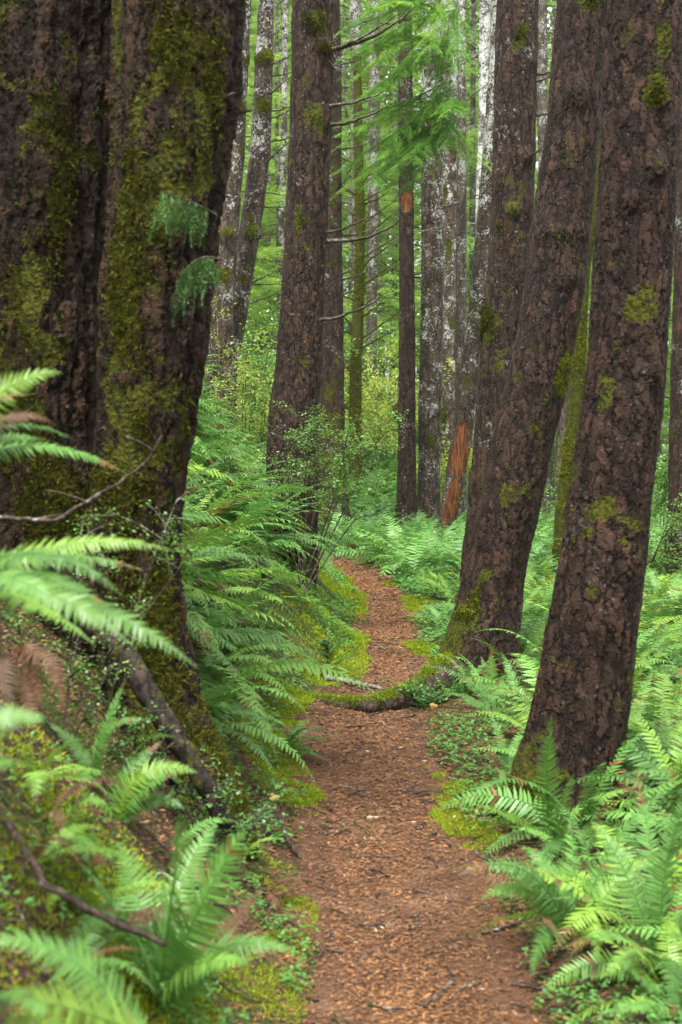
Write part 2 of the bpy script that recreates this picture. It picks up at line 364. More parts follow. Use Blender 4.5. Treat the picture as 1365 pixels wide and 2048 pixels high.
def trunk_mesh(d, rows, mat, ztop, base_z=None, nth=96, dz=.02, flare=(.25, .35), blobs=(), wounds=(), burls=(), seed=0, ylean=0.0, fine_top=None):
    r = np.random.default_rng(seed+100)
    zs, xs, rs = centre(rows, d, None, ztop)
    x0 = xs[0]
    gz = float(height(x0, d)) if base_z is None else base_z
    z0 = gz-.25
    ft = ztop if fine_top is None else min(fine_top, ztop)
    z = np.arange(z0, ft, dz)
    if ft < ztop: z = np.r_[z, np.arange(ft, ztop, dz*4)]
    x = smooth_interp(z, zs, xs); rad = smooth_interp(z, zs, rs)
    hh = np.maximum(0, z-gz); rad = rad*(1+flare[0]*np.exp(-hh/flare[1]))
    th = np.linspace(0, 2*math.pi, nth, endpoint=False)
    TH, Z = np.meshgrid(th, z); RR = np.repeat(rad[:, None], nth, 1)
    lobes = r.integers(3, 6); 
    RR *= 1+.13*np.exp(-hh/.35)[:, None]*np.sin(lobes*TH+r.uniform(0, 6))+.03*np.exp(-hh/.5)[:, None]*np.sin(7*TH+1)
    for k in range(6):
        RR *= 1+.014*np.sin((1+k//2)*TH+r.uniform(0, 6)+Z*r.uniform(-3, 3))
    for k in range(4): RR *= 1+.010*np.sin(Z*r.uniform(4, 22)+r.uniform(0, 6)+np.sin(TH+r.uniform(0, 6))*2)
    moss = np.zeros_like(RR); wound = np.zeros_like(RR)
    def gb(zc, ang, sz, sa): 
        da = np.abs((TH-ang+math.pi) % (2*math.pi)-math.pi)
        return np.exp(-((Z-zc)/sz)**2-(da/sa)**2)
    for (zc, ang, sz, sa, am) in blobs: moss = np.maximum(moss, am*gb(zc, ang, sz, sa))
    for (zc, ang, sz, sa) in wounds:
        g = gb(zc, ang, sz, sa); wound = np.maximum(wound, np.clip(1.6*g, 0, 1)); RR *= 1-.05*(g > .35)
    for (zc, ang, sz, sa, am) in burls: RR += am*gb(zc, ang, sz, sa)*(1+.2*np.sin(TH*23+Z*60)*np.sin(Z*90))
    X = x[:, None]+RR*np.cos(TH); Yy = d+ylean*(Z-gz)+RR*np.sin(TH)
    v = np.stack([X, Yy, Z], -1).reshape(-1, 3)
    k = len(z); i = np.arange(k-1)[:, None]*nth; j = np.arange(nth)[None]; j2 = (j+1) % nth
    q = np.stack([i+j, i+j2, i+nth+j2, i+nth+j], -1).reshape(-1, 4)
    mb = MB(); mb.add(v, q)
    org = np.array([x0, d, gz])
    me = mb.mesh('trunk', mat, True, origin=org, attrs={'moss': moss.ravel(), 'wound': wound.ravel()})
    def at(zq, ang, out=1.0):
        xx = float(np.interp(zq, z, x)); r_ = float(np.interp(zq, z, rad))*out
        return np.array([xx+r_*math.cos(ang), d+ylean*(zq-gz)+r_*math.sin(ang), zq])
    info = dict(org=org, at=at, rad=lambda zq: float(np.interp(zq, z, rad)), V=v, moss=moss.ravel(), z=z, x=x, gz=gz, d=d)
    return me, info
def pz(py, d): return float(P(682, py, d)[2])
CAMANG = -math.pi/2      # the side of a trunk that faces the camera
def moss_tufts(mb, pts, nrm, size, r, n=6):
    for p, nn in zip(pts, nrm):
        s = size*r.uniform(.5, 1.4); k = n
        a = unit(nn[None]*r.uniform(.15, .9, (k, 1))+r.normal(size=(k, 3))*.75+np.array([0, 0, -.15]))
        side = unit(np.cross(a, r.normal(size=(k, 3))))
        b = p+r.normal(size=(k, 3))*s*.5; wd = s*.14
        v = np.stack([b-side*wd, b+side*wd, b+a*s*r.uniform(.5, 1.2, (k, 1))], 1).reshape(-1, 3)
        mb.add(v, None, np.arange(3*k).reshape(-1, 3), r.uniform(.0, 1.0))
def curved_branch(a, b, c, r0, r, twigs=3, n=12, side=None):
    """a dead branch with a few side twigs; one mesh"""
    mb = MB(); p = bez(a, b, c, n); p[1:-1] += r.normal(size=(n-2, 3))*np.linalg.norm(np.array(c)-a)*.008
    tube(mb, p, np.linspace(r0, r0*.22, n), 6, .5, .08, r)
    L = np.linalg.norm(np.array(c)-a)
    for k in range(twigs):
        i = r.integers(3, n-1); t = unit(p[min(i+1, n-1)]-p[i-1]); dirn = unit(t*.8+r.normal(size=3)*.6+np.array([0, 0, .1]))
        l = L*r.uniform(.12, .35); e = p[i]+dirn*l; m = p[i]+dirn*l*.5+np.array([0, 0, -l*.08])
        tube(mb, bez(p[i], m, e, 5), np.linspace(r0*.4, r0*.1, 5), 4, .5, .1, r)
    return mb
def add_branch(root, info, zq, ang, L, r, pitch=.1, curl=.3, r0=None, mat='twig', twigs=3, px_end=None):
    a = info['at'](zq, ang, .85); out = np.array([math.cos(ang), math.sin(ang), 0])
    c = a+out*L+np.array([0, 0, L*(pitch+curl*.5)]); b = a+out*L*.55+np.array([0, 0, L*(pitch-curl*.35)])
    mb = curved_branch(a, b, c, r0 or .012, r, twigs)
    o = link('branch', mb.mesh('branch', M[mat], True, origin=info['org']), root); return o
def tree(name, label, cat, d, rows, mat, ztop, group=None, **kw):
    me, info = trunk_mesh(d, rows, M[mat], ztop, **kw)
    root = empty(name, info['org'], label, cat, group); link('trunk', me, root); return root, info
def moss_part(root, info, thresh, count, size, r, mat='moss_dark', zr=None):
    V, mo = info['V'], info['moss']; cx = np.interp(V[:, 2], info['z'], info['x'])
    ok = (mo > thresh) & (V[:, 1] < info['d']+.12)
    if zr: ok &= (V[:, 2] > zr[0]) & (V[:, 2] < zr[1])
    ok &= (wob(V[:, 0]*9/size*.02+V[:, 1]*7/size*.02, V[:, 2]*5/size*.02, 2.5) > -.02)
    idx = np.flatnonzero(ok)
    if not len(idx): return
    idx = r.choice(idx, min(count, len(idx)), replace=False, p=mo[idx]/mo[idx].sum())
    nr = unit(np.stack([V[idx, 0]-cx[idx], V[idx, 1]-info['d'], np.zeros(len(idx))], -1))
    mb = MB(); moss_tufts(mb, V[idx]+nr*.004, nr, size, r)
    link('moss', mb.mesh('moss', M[mat], False, origin=info['org']), root)

TREES = []
def near_trees():
    r = np.random.default_rng(5)
    # --- big mossy trunk at left edge
    d = 5.6
    z = lambda py: pz(py, d)
    blobs = [(z(600), CAMANG+.1, .25, .35, .9), (z(880), CAMANG-.2, .3, .8, .9), (z(500), CAMANG-.7, .5, .3, .8), (z(250), CAMANG+.3, .15, .3, .6), (z(420), CAMANG+.5, .3, .2, .7), (z(40), CAMANG-.6, .3, .3, .8), (z(750), CAMANG+.4, .3, .3, .6), (z(1000), CAMANG, .3, 1.0, .7)]
    root, info = tree('conifer_tree', 'massive dark furrowed trunk with moss patches, at the left edge', 'tree', d,
        [(-55, 242, 0), (-60, 235, 200), (-60, 215, 450), (-62, 203, 650), (-65, 195, 900), (-70, 190, 1150), (-90, 200, 1330)], 'bark_moss', 7.0,
        nth=240, dz=.008, fine_top=3.7, blobs=blobs, seed=1, group='mossy conifers on the near bank')
    moss_part(root, info, .25, 2600, .020, r); TREES.append(root)
    # --- second big trunk
    d = 5.25; z = lambda py: pz(py, d)
    blobs = [(z(1300), CAMANG+.2, .5, .8, .8), (z(1550), CAMANG+.9, .3, .7, 1.0), (z(900), CAMANG-.1, .35, .9, .95), (z(620), CAMANG-.5, .3, .5, .95), (z(430), CAMANG-.2, .4, .6, .75), (z(120), CAMANG-.1, .2, .6, .9), (z(230), CAMANG+.7, .3, .25, .8), (z(330), CAMANG-.6, .25, .3, .7), (z(1050), CAMANG+.9, .5, .25, .8), (z(40), CAMANG-1.1, .5, .2, 1.)]
    root, info = tree('conifer_tree', 'massive mossy trunk second from left with a cedar sprig hanging on it', 'tree', d,
        [(243, 482, 0), (238, 472, 200), (225, 441, 400), (210, 417, 600), (200, 396, 800), (193, 372, 950), (190, 360, 1100), (196, 366, 1250), (205, 408, 1400), (225, 455, 1530), (235, 500, 1640)], 'bark_moss', 7.0,
        nth=240, dz=.008, fine_top=3.5, blobs=blobs, flare=(.12, .12), seed=2, group='mossy conifers on the near bank')
    moss_part(root, info, .25, 3600, .020, r)
    for (px, py, L, an) in [(455, 222, .10, .2), (470, 180, .07, .0), (440, 215, .09, -.6)]:
        add_branch(root, info, pz(py, d), an, L, r, .1, .1, .016, 'twig', 0)
    # hanging sprigs
    mb = MB(); tw = MB(); stem = bez(P(432, 430, d-.22), P(385, 400, d-.34), P(325, 385, d-.40), 14); tube(tw, stem, np.linspace(.006, .002, 14), 5, .5, .05, r)
    stem2 = bez(P(440, 520, d-.22), P(400, 500, d-.34), P(368, 545, d-.38), 12); tube(tw, stem2, np.linspace(.005, .002, 12), 5, .5, .05, r)
    for st in (stem, stem2):
        for k in range(3, len(st)):
            e = st[k]+np.array([r.normal()*.03-.01, r.normal()*.03, -r.uniform(.09, .21)])
            spray(mb, st[k], e, .034, .012, r, nt=20, droop=.3, up=(.3*r.normal(), -1, .3))
    link('sprig', mb.mesh('sprig', M['cedar'], False, origin=info['org']), root); link('twig', tw.mesh('twig', M['twig'], True, origin=info['org']), root)
    TREES.append(root)
    # --- R1
    d = 5.9; z = lambda py: pz(py, d)
    blobs = [(z(205), CAMANG+.2, .07, .35, .75), (z(370), CAMANG+.2, .10, .3, .5), (z(120), CAMANG+.4, .08, .2, .8), (z(600), CAMANG+.3, .12, .5, .45), (z(1560), CAMANG-1.1, .18, .7, 1.0), (z(1000), CAMANG-.3, .15, .3, .35)]
    burls = [(z(350), CAMANG+.3, .05, .25, .025), (z(750), CAMANG+.6, .05, .2, .02), (z(1240), CAMANG+.2, .06, .3, .012), (z(410), CAMANG-.2, .04, .4, .015)]
    root, info = tree('conifer_tree', 'thick brown scaly trunk nearest on the right, upright fern at its foot', 'tree', d,
        [(1217, 1362, 0), (1207, 1356, 250), (1195, 1348, 450), (1183, 1335, 650), (1165, 1322, 850), (1140, 1302, 1000), (1112, 1285, 1180), (1087, 1266, 1320), (1060, 1248, 1450), (1030, 1232, 1560), (1010, 1225, 1640)], 'bark_near', 7.5,
        nth=220, dz=.007, fine_top=3.7, blobs=blobs, burls=burls, flare=(.22, .10), seed=3, group='scaly barked conifers right of the path')
    moss_part(root, info, .55, 900, .016, r)
    for (py, da, L) in [(350, .5, .05), (760, .75, .045), (410, -.3, .03), (1010, .1, .03), (330, -.2, .035)]: add_branch(root, info, pz(py, 5.9), CAMANG+da, L, r, .1, .1, .014, 'twig', 0)
    TREES.append(root)
    # --- R2
    d = 9.2; z = lambda py: pz(py, d)
    blobs = [(z(750), CAMANG+.9, .16, .45, 1.1), (z(1300), CAMANG-1.0, .35, .6, 1.1), (z(1200), CAMANG-.6, .25, .3, .6), (z(10), CAMANG+.0, .15, .5, .8), (z(960), CAMANG-.4, .2, .3, .4)]
    burls = [(z(200), CAMANG-.1, .08, .5, .03), (z(470), CAMANG, .05, 1.2, .018), (z(560), CAMANG+.3, .06, .4, .02)]
    root, info = tree('conifer_tree', 'brown scaly trunk leaning right at the end of the mossy root that crosses the path', 'tree', d,
        [(1117, 1217, 0), (1098, 1202, 220), (1062, 1178, 470), (1045, 1160, 620), (1013, 1133, 770), (988, 1108, 880), (962, 1085, 1000), (938, 1062, 1100), (918, 1048, 1190), (893, 1035, 1280), (872, 1022, 1370)], 'bark_near', 8.0,
        nth=180, dz=.010, fine_top=5, blobs=blobs, burls=burls, flare=(.28, .16), seed=4, group='scaly barked conifers right of the path')
    moss_part(root, info, .5, 1500, .018, r, 'moss_tree')
    for (py, da, L) in [(205, -.1, .07), (470, .5, .05), (480, -.7, .05), (560, .3, .04), (700, -.9, .04), (1060, .3, .04)]: add_branch(root, info, pz(py, 9.2), CAMANG+da, L, r, .1, .1, .018, 'twig', 0)
    # root crossing path
    mb = MB(); g = lambda px, py, dd, dz=0: np.array([P(px, py, dd)[0], dd, float(height(P(px, py, dd)[0], dd))+dz])
    pts = np.array([g(905, 0, 9.0, .10), g(870, 0, 8.75, .11), g(835, 0, 8.55, .06), g(790, 0, 8.5, .045), g(740, 0, 8.5, .03), g(690, 0, 8.6, .012), g(650, 0, 8.7, -.0), g(622, 0, 8.9, -.02)])
    pp, _ = resample(pts, 90)
    tube(mb, pp, np.interp(np.linspace(0, 1, 90), [0, .3, .6, 1], [.11, .09, .05, .022])*(1+.12*np.sin(np.arange(90)*.5)), 16, .5, .05, r)
    mroot = link('root', mb.mesh('root', M['root'], True, origin=info['org']), root)
    mm = MB(); n = 2600; i = np.clip((r.beta(1.0, 1.5, n)*90).astype(int), 0, 89); ang = r.uniform(.55, math.pi, n)
    rad = np.interp(i/90, [0, .3, .6, 1], [.12, .10, .055, .022]); nn = np.stack([np.zeros(n), -np.cos(ang), np.sin(ang)], -1)
    moss_tufts(mm, pp[i]+nn*rad[:, None], nn, .018, r)
    tag(link('moss', mm.mesh('moss', M['moss'], False, origin=info['org']), root), 'moss cushion over the root')
    TREES.append(root)
    # --- R3
    d = 13.8; z = lambda py: pz(py, d)
    blobs = [(z(650), CAMANG-1.2, .22, .7, 1.1), (z(90), CAMANG+.1, .14, .4, .9), (z(420), CAMANG, .12, .4, .9), (z(700), CAMANG-.2, .3, .3, .4), (z(460), CAMANG-.6, .06, .3, .7)]
    root, info = tree('conifer_tree', 'tall straight brown trunk with grey lichen flecks, close behind the leaning scaly trunk', 'tree', d,
        [(997, 1077, 0), (987, 1071, 250), (980, 1064, 450), (968, 1050, 620), (957, 1040, 800), (943, 1030, 950), (925, 1020, 1150)], 'bark_mid', 10.5,
        nth=120, dz=.018, blobs=blobs, burls=[(z(320), CAMANG+.4, .07, .5, .03), (z(425), CAMANG, .07, .5, .03), (z(130), CAMANG+.6, .06, .6, .02)], seed=5)
    moss_part(root, info, .45, 900, .03, r)
    for (py, an, L) in [(150, .1, .5), (165, -.2, .2), (320, -.9, .2), (600, -2.9, .15), (230, .3, .4)]: add_branch(root, info, z(py), an, L, r, .15, .2, .018, 'twig', 1)
    TREES.append(root)
    # --- M1
    d = 13.0; z = lambda py: pz(py, d)
    blobs = [(z(50), CAMANG+.1, .14, .5, 1.0), (z(240), CAMANG+.3, .12, .5, 1.2), (z(450), CAMANG-.4, .1, .35, 1.0), (z(730), CAMANG+.5, .12, .3, .5), (z(1100), CAMANG, .3, 1.0, .8), (z(105), CAMANG+.6, .05, .6, .8)]
    root, info = tree('conifer_tree', 'straight dark trunk with moss pads and long upcurved branches, left of the bend', 'tree', d,
        [(585, 667, 0), (582, 663, 250), (570, 652, 500), (556, 643, 700), (541, 636, 800), (531, 636, 870), (535, 637, 1000), (540, 632, 1100), (548, 622, 1180)], 'bark_mid', 10.5,
        nth=140, dz=.016, blobs=blobs, burls=[(z(240), CAMANG+.3, .08, .5, .025), (z(95), CAMANG+.7, .05, .5, .03)], seed=6, flare=(.1, .15))
    moss_part(root, info, .5, 1300, .03, r)
    dd = d-.1
    for (a, b, c, r0) in [((665, 100), (760, 80), (832, 12), .024), ((668, 100), (720, 80), (802, 25), .018), ((660, 212), (730, 205), (768, 182), .018), ((662, 250), (735, 240), (782, 208), .020), ((655, 482), (760, 485), (815, 428), .022), ((655, 465), (720, 450), (760, 420), .014), ((640, 640), (700, 635), (758, 598), .020), ((655, 118), (700, 170), (740, 120), .008)]:
        p3 = P(*c, dd-.3)
        mb = curved_branch(P(*a, dd), P(*b, dd-.15), p3, r0, r, 0 if r0 > .015 else 1)
        link('branch', mb.mesh('branch', M['twig'], True, origin=info['org']), root)
    TREES.append(root)
    # --- M2 behind M1
    d = 23.5; z = lambda py: pz(py, d)
    root, info = tree('conifer_tree', 'moss-tinged trunk half hidden behind the straight dark trunk, its foot at the path bend', 'tree', d,
        [(625, 680, 0), (630, 684, 400), (632, 686, 650), (630, 690, 850), (628, 695, 980), (618, 699, 1050)], 'bark_mid', 14,
        nth=90, dz=.04, blobs=[(z(900), CAMANG, 1.2, 1.5, .75), (z(400), CAMANG+.5, 1.0, .6, .5)], seed=7); 
    for py in (60, 130, 300, 470, 560): add_branch(root, info, z(py), r.uniform(-.6, .3), r.uniform(.5, 1.0), r, .1, .3, .02, 'twig', 2)
    TREES.append(root)
    # --- T3 pair
    for d, rows, lab, sd in [(18.5, [(478, 503, 0), (455, 494, 200), (448, 490, 300), (432, 478, 450), (420, 470, 600), (412, 466, 740)], 'white-blotched pale trunk closest behind the massive mossy trunk, on the fern bank', 8),
                         (19.0, [(518, 548, 0), (510, 546, 150), (502, 541, 300), (484, 527, 420), (468, 508, 540), (452, 493, 640), (438, 474, 740)], 'pale lichened trunk with moss collars and many spiky dead branches, slanting across the fern bank', 9)]:
        z = lambda py: pz(py, d)
        bl = [(z(215), CAMANG+.2, .12, .8, 1.0), (z(465), CAMANG+.3, .1, .5, 1.0), (z(120), CAMANG, .1, 1.5, .8), (z(555), CAMANG, .1, .6, .8)]
        root, info = tree('conifer_tree', lab, 'tree', d, rows, 'bark_lichen', 13, nth=70, dz=.03, blobs=bl, seed=sd, group='pale lichened trees on the left bank',
             burls=[(z(118), CAMANG, .08, 2, .03), (z(470), CAMANG+.6, .08, .8, .04)])
        if sd == 9:
            for py in (20, 70, 130, 150, 190, 225, 240, 280, 330, 350, 415, 470, 480, 570, 610): add_branch(root, info, z(py)+r.uniform(-.03, .03), r.uniform(-.7, .5), r.uniform(.25, .65), r, r.uniform(0, .5), .25, .014, 'twig', 2)
        moss_part(root, info, .5, 260, .035, r, 'moss_tree')
        TREES.append(root)
    # --- C1..C5
    specs = [
     (24.0, [(797, 824, 0), (798, 826, 300), (799, 829, 600), (799, 832, 800), (796, 832, 950), (793, 833, 1045)], 'bark_mid', 'slim dark trunk with a round mossy burl and a small orange scar', [(pz(823, 24), math.pi-.3, .12, .8, 1.0)], [(pz(405, 24), CAMANG, .18, .9)], [(pz(823, 24), math.pi-.3, .14, .9, .11)], 11, 7),
     (24.3, [(846, 882, 0), (844, 886, 300), (842, 886, 600), (838, 884, 800), (836, 880, 950), (833, 880, 1045)], 'bark_lichen', 'straight grey-white blotched trunk right of the burled slim trunk', [(pz(880, 24), CAMANG, .15, .4, .8), (pz(245, 24), CAMANG+.3, .1, 1, .6)], [], [(pz(250, 24), CAMANG, .08, 2, .035)], 12, 9),
     (29.5, [(884, 914, 0), (885, 918, 300), (885, 917, 600), (884, 916, 800), (882, 914, 1000)], 'bark_lichen', 'white-speckled trunk with yellow moss tufts, partly behind the straight grey-white trunk', [(pz(p, 29.5), CAMANG-.8+.5*(i % 3), .25, .5, .9) for i, p in enumerate((90, 140, 290, 390, 500, 650, 840))], [], [], 13, 13),
     (22.5, [(985, 1012, 0), (978, 1008, 150), (962, 996, 350), (944, 983, 550), (922, 963, 750), (903, 944, 880), (888, 926, 980), (874, 908, 1060)], 'bark_lichen', 'slanting grey lichened trunk with its lower bark torn to raw orange wood', [(pz(620, 22.5), CAMANG-.5, .25, .5, .7), (pz(760, 22.5), CAMANG, .2, .6, .4)], [(pz(900, 22.5), CAMANG-.1, .42, 1.1), (pz(1000, 22.5), CAMANG+.1, .35, 1.0)], [(pz(800, 22.5), CAMANG, .2, 2, .015)], 14, 6),
     (34.0, [(960, 982, 0), (957, 980, 250), (952, 974, 400), (948, 972, 700), (945, 970, 960)], 'bark_white', 'thin bright white trunk seen high up left of the tall brown trunk', [], [], [], 15, 5)]
    for (d, rows, mt, lab, bl, wd, bu, sd, nb) in specs:
        root, info = tree('conifer_tree', lab, 'tree', d, rows, mt, d*.34+2.5, nth=80, dz=.03, blobs=bl, wounds=wd, burls=bu, seed=sd)
        for k in range(nb):
            py = 20+k*(620/nb)+r.uniform(-20, 20); an = r.choice([r.uniform(-.5, .3), r.uniform(2.9, 3.6)], p=[.8, .2])
            add_branch(root, info, pz(py, d), an, r.uniform(.35, 1.0), r, r.uniform(.0, .5), .35, .017, r.choice(['twig', 'twig_pale']), 2)
        if bl: moss_part(root, info, .5, 220, .04, r, 'moss_tree')
        TREES.append(root)
    # --- thin mossy tree between R1 and R2, brown ones beside, far right etc.
    specs = [
     (17.0, [(1190, 1212, 250), (1178, 1200, 400), (1152, 1178, 560), (1143, 1170, 750), (1127, 1158, 900), (1112, 1140, 1020), (1106, 1133, 1130)], 'bark_mossy', 'slender curved stem wrapped in bright green moss between the two scaly trunks', 16, 'moss'),
     (26.0, [(1128, 1152, 450), (1118, 1142, 800), (1110, 1136, 1000)], 'bark_far', 'plain brown trunk just left of the slender moss-wrapped stem', 17, None),
     (30.0, [(1074, 1094, 0), (1076, 1098, 300), (1078, 1100, 500), (1075, 1100, 1000)], 'bark_far', 'thin dark trunk showing in the gap right of the tall brown trunk', 18, None),
     (17.5, [(1358, 1410, 0), (1352, 1408, 400), (1345, 1405, 700), (1338, 1402, 950), (1332, 1404, 1120)], 'bark_mid', 'dark trunk cut by the right edge of the photo', 19, None),
     (36.0, [(738, 760, 200), (736, 758, 420), (733, 755, 620), (731, 755, 900)], 'bark_far', 'grey-brown speckled trunk behind the mossy branchy stem in the centre', 20, None),
     (42.0, [(566, 578, 0), (563, 575, 250), (556, 569, 500), (552, 565, 700)], 'bark_lichen', 'distant pale trunk left of the straight dark trunk', 21, None),
     (33.0, [(700, 722, 0), (702, 724, 150), (704, 727, 300), (704, 728, 900)], 'bark_far', 'thin dark trunk high in the centre behind the hemlock boughs', 22, None)]
    for (d, rows, mt, lab, sd, ms) in specs:
        root, info = tree('conifer_tree', lab, 'tree', d, rows, mt, d*.34+2.5, nth=60, dz=.035, blobs=[(2, CAMANG, 5, 2, .9)] if ms else [], seed=sd)
        for k in range(7):
            add_branch(root, info, pz(30+90*k+r.uniform(-30, 30), d), r.uniform(-.6, .4)+(math.pi if r.random() < .35 else 0), r.uniform(.3, .9), r, r.uniform(-.1, .3), .3, .014, 'twig', 2)
        if ms: moss_part(root, info, .2, 2600, .028, r, 'moss_tree')
        TREES.append(root)
    # mossy branchy stem in centre
    d = 27.0; root, info = tree('conifer_tree', 'mossy yellow-green stem bristling with curved mossy branches in the centre', 'tree', d,
        [(706, 722, 0), (708, 726, 300), (711, 731, 450), (708, 728, 600), (700, 724, 720), (698, 724, 900)], 'bark_mossy', 9, nth=50, dz=.04, blobs=[(3, CAMANG, 6, 3, .9)], seed=23)
    for k in range(22):
        add_branch(root, info, pz(330+18*k+r.uniform(-12, 12), d), r.uniform(-.7, .6)+(math.pi if k % 3 == 0 else 0), r.uniform(.35, .95), r, r.uniform(.2, .7), .35, .022, 'mossy_twig', 1)
    moss_part(root, info, .2, 1600, .036, r, 'moss_tree'); TREES.append(root)
M['mossy_twig'] = mat_bark('mossy_twig', (.05, .04, .025), (.09, .07, .04), (.02, .02, .01), plate=(40, 40, 20), amp=.004, lich=.1, mossamt=.75, disp=False)

# ------------------------------------------------------------------ conifer foliage
def spray(mb, a, c, width, blade, r, nt=30, droop=.15, flat=True, v=None, up=(0, 0, 1.0)):
    """flat feathery bough from a to c: side twigs each carrying little blades"""
    a = np.asarray(a, float); c = np.asarray(c, float); L = np.linalg.norm(c-a)
    p = bez(a, (a+c)/2+np.array([0, 0, L*.12]), c, nt)
    T = unit(np.gradient(p, axis=0)); S = unit(np.cross(T, up)+r.normal(size=3)*.15)
    v0 = r.uniform(.1, .9) if v is None else v
    t = np.linspace(0, 1, nt)
    for sgn in (-1, 1):
        l = width*np.sin(np.clip(t*1.1+.12, 0, 1)*math.pi)**.6*r.uniform(.7, 1.15, nt)
        dirn = unit(S*sgn+T*r.uniform(.5, .9, (nt, 1))+np.array([0, 0, -droop])*r.uniform(.3, 1.4, (nt, 1)))
        nb = max(4, int(width/blade*1.1))
        u = (np.arange(nb)+.5)/nb
        q = p[:, None]+dirn[:, None]*l[:, None, None]*u[None, :, None]+np.array([0, 0, -1.0])*(u**2)[None, :, None]*l[:, None, None]*droop
        side = unit(np.cross(dirn, up))
        for s2 in (-1, 1):
            bd = unit(side[:, None]*s2+dirn[:, None]*.8+r.normal(size=(nt, nb, 3))*.22)
            bl = blade*(1-.5*u)[None, :, None]*r.uniform(.7, 1.3, (nt, nb, 1))
            wd = unit(np.cross(bd, r.normal(size=(nt, nb, 3))*.35+np.array([0, 0, 1.0])))*blade*.17
            V = np.stack([q-wd, q+wd, q+bd*bl], 2).reshape(-1, 3)
            mb.add(V, None, np.arange(len(V)).reshape(-1, 3), np.clip(v0+r.normal()*.1, 0, 1))
    return p
def crown_mesh(r, H, z0, Rmax, blade, nbr, mat, twigw=.28, dens=1.0):
    mb = MB(); wood = MB()
    for k in range(nbr):
        f = (k+r.random())/nbr; z = z0+(H-z0)*f; L = Rmax*(1-f)**.7*r.uniform(.6, 1.1)+.25; an = r.uniform(0, 6.283)
        out = np.array([math.cos(an), math.sin(an), 0]); a = out*.05+np.array([0, 0, z])
        e = a+out*L+np.array([0, 0, -L*r.uniform(-.05, .4)]); v = r.uniform(.0, 1)
        tube(wood, bez(a, (a+e)/2+[0, 0, L*.1], e, 5), np.linspace(.022, .006, 5), 4, .5, 0, r)
        # the bough fans into several flat sprays
        m = max(2, int(L/.42*dens))
        for j in range(m):
            s = (j+.6)/m; b = a+(e-a)*s+np.array([0, 0, L*.12*math.sin(s*math.pi)])
            for sg in (-1, 1):
                aa = an+sg*r.uniform(.35, .95); l2 = (L*.45*(1-s*.55)+.25)*r.uniform(.7, 1.2)
                spray(mb, b, b+np.array([math.cos(aa)*l2, math.sin(aa)*l2, -l2*r.uniform(.05, .45)]), twigw, blade, r, nt=max(5, int(l2/blade*.85)), droop=.35, v=v)
        spray(mb, a+(e-a)*.5, e, twigw, blade, r, nt=max(5, int(L/blade*.5)), droop=.3, v=v)
    q1 = sum(len(q) for q in wood.q); t0 = sum(len(t) for t in mb.t); t1 = sum(len(t) for t in wood.t)
    mb.merge(wood); mb.mi = np.r_[np.ones(q1), np.zeros(t0), np.ones(t1)]
    return mb.mesh('crown', [mat, M['bark_far']])

near_trees()

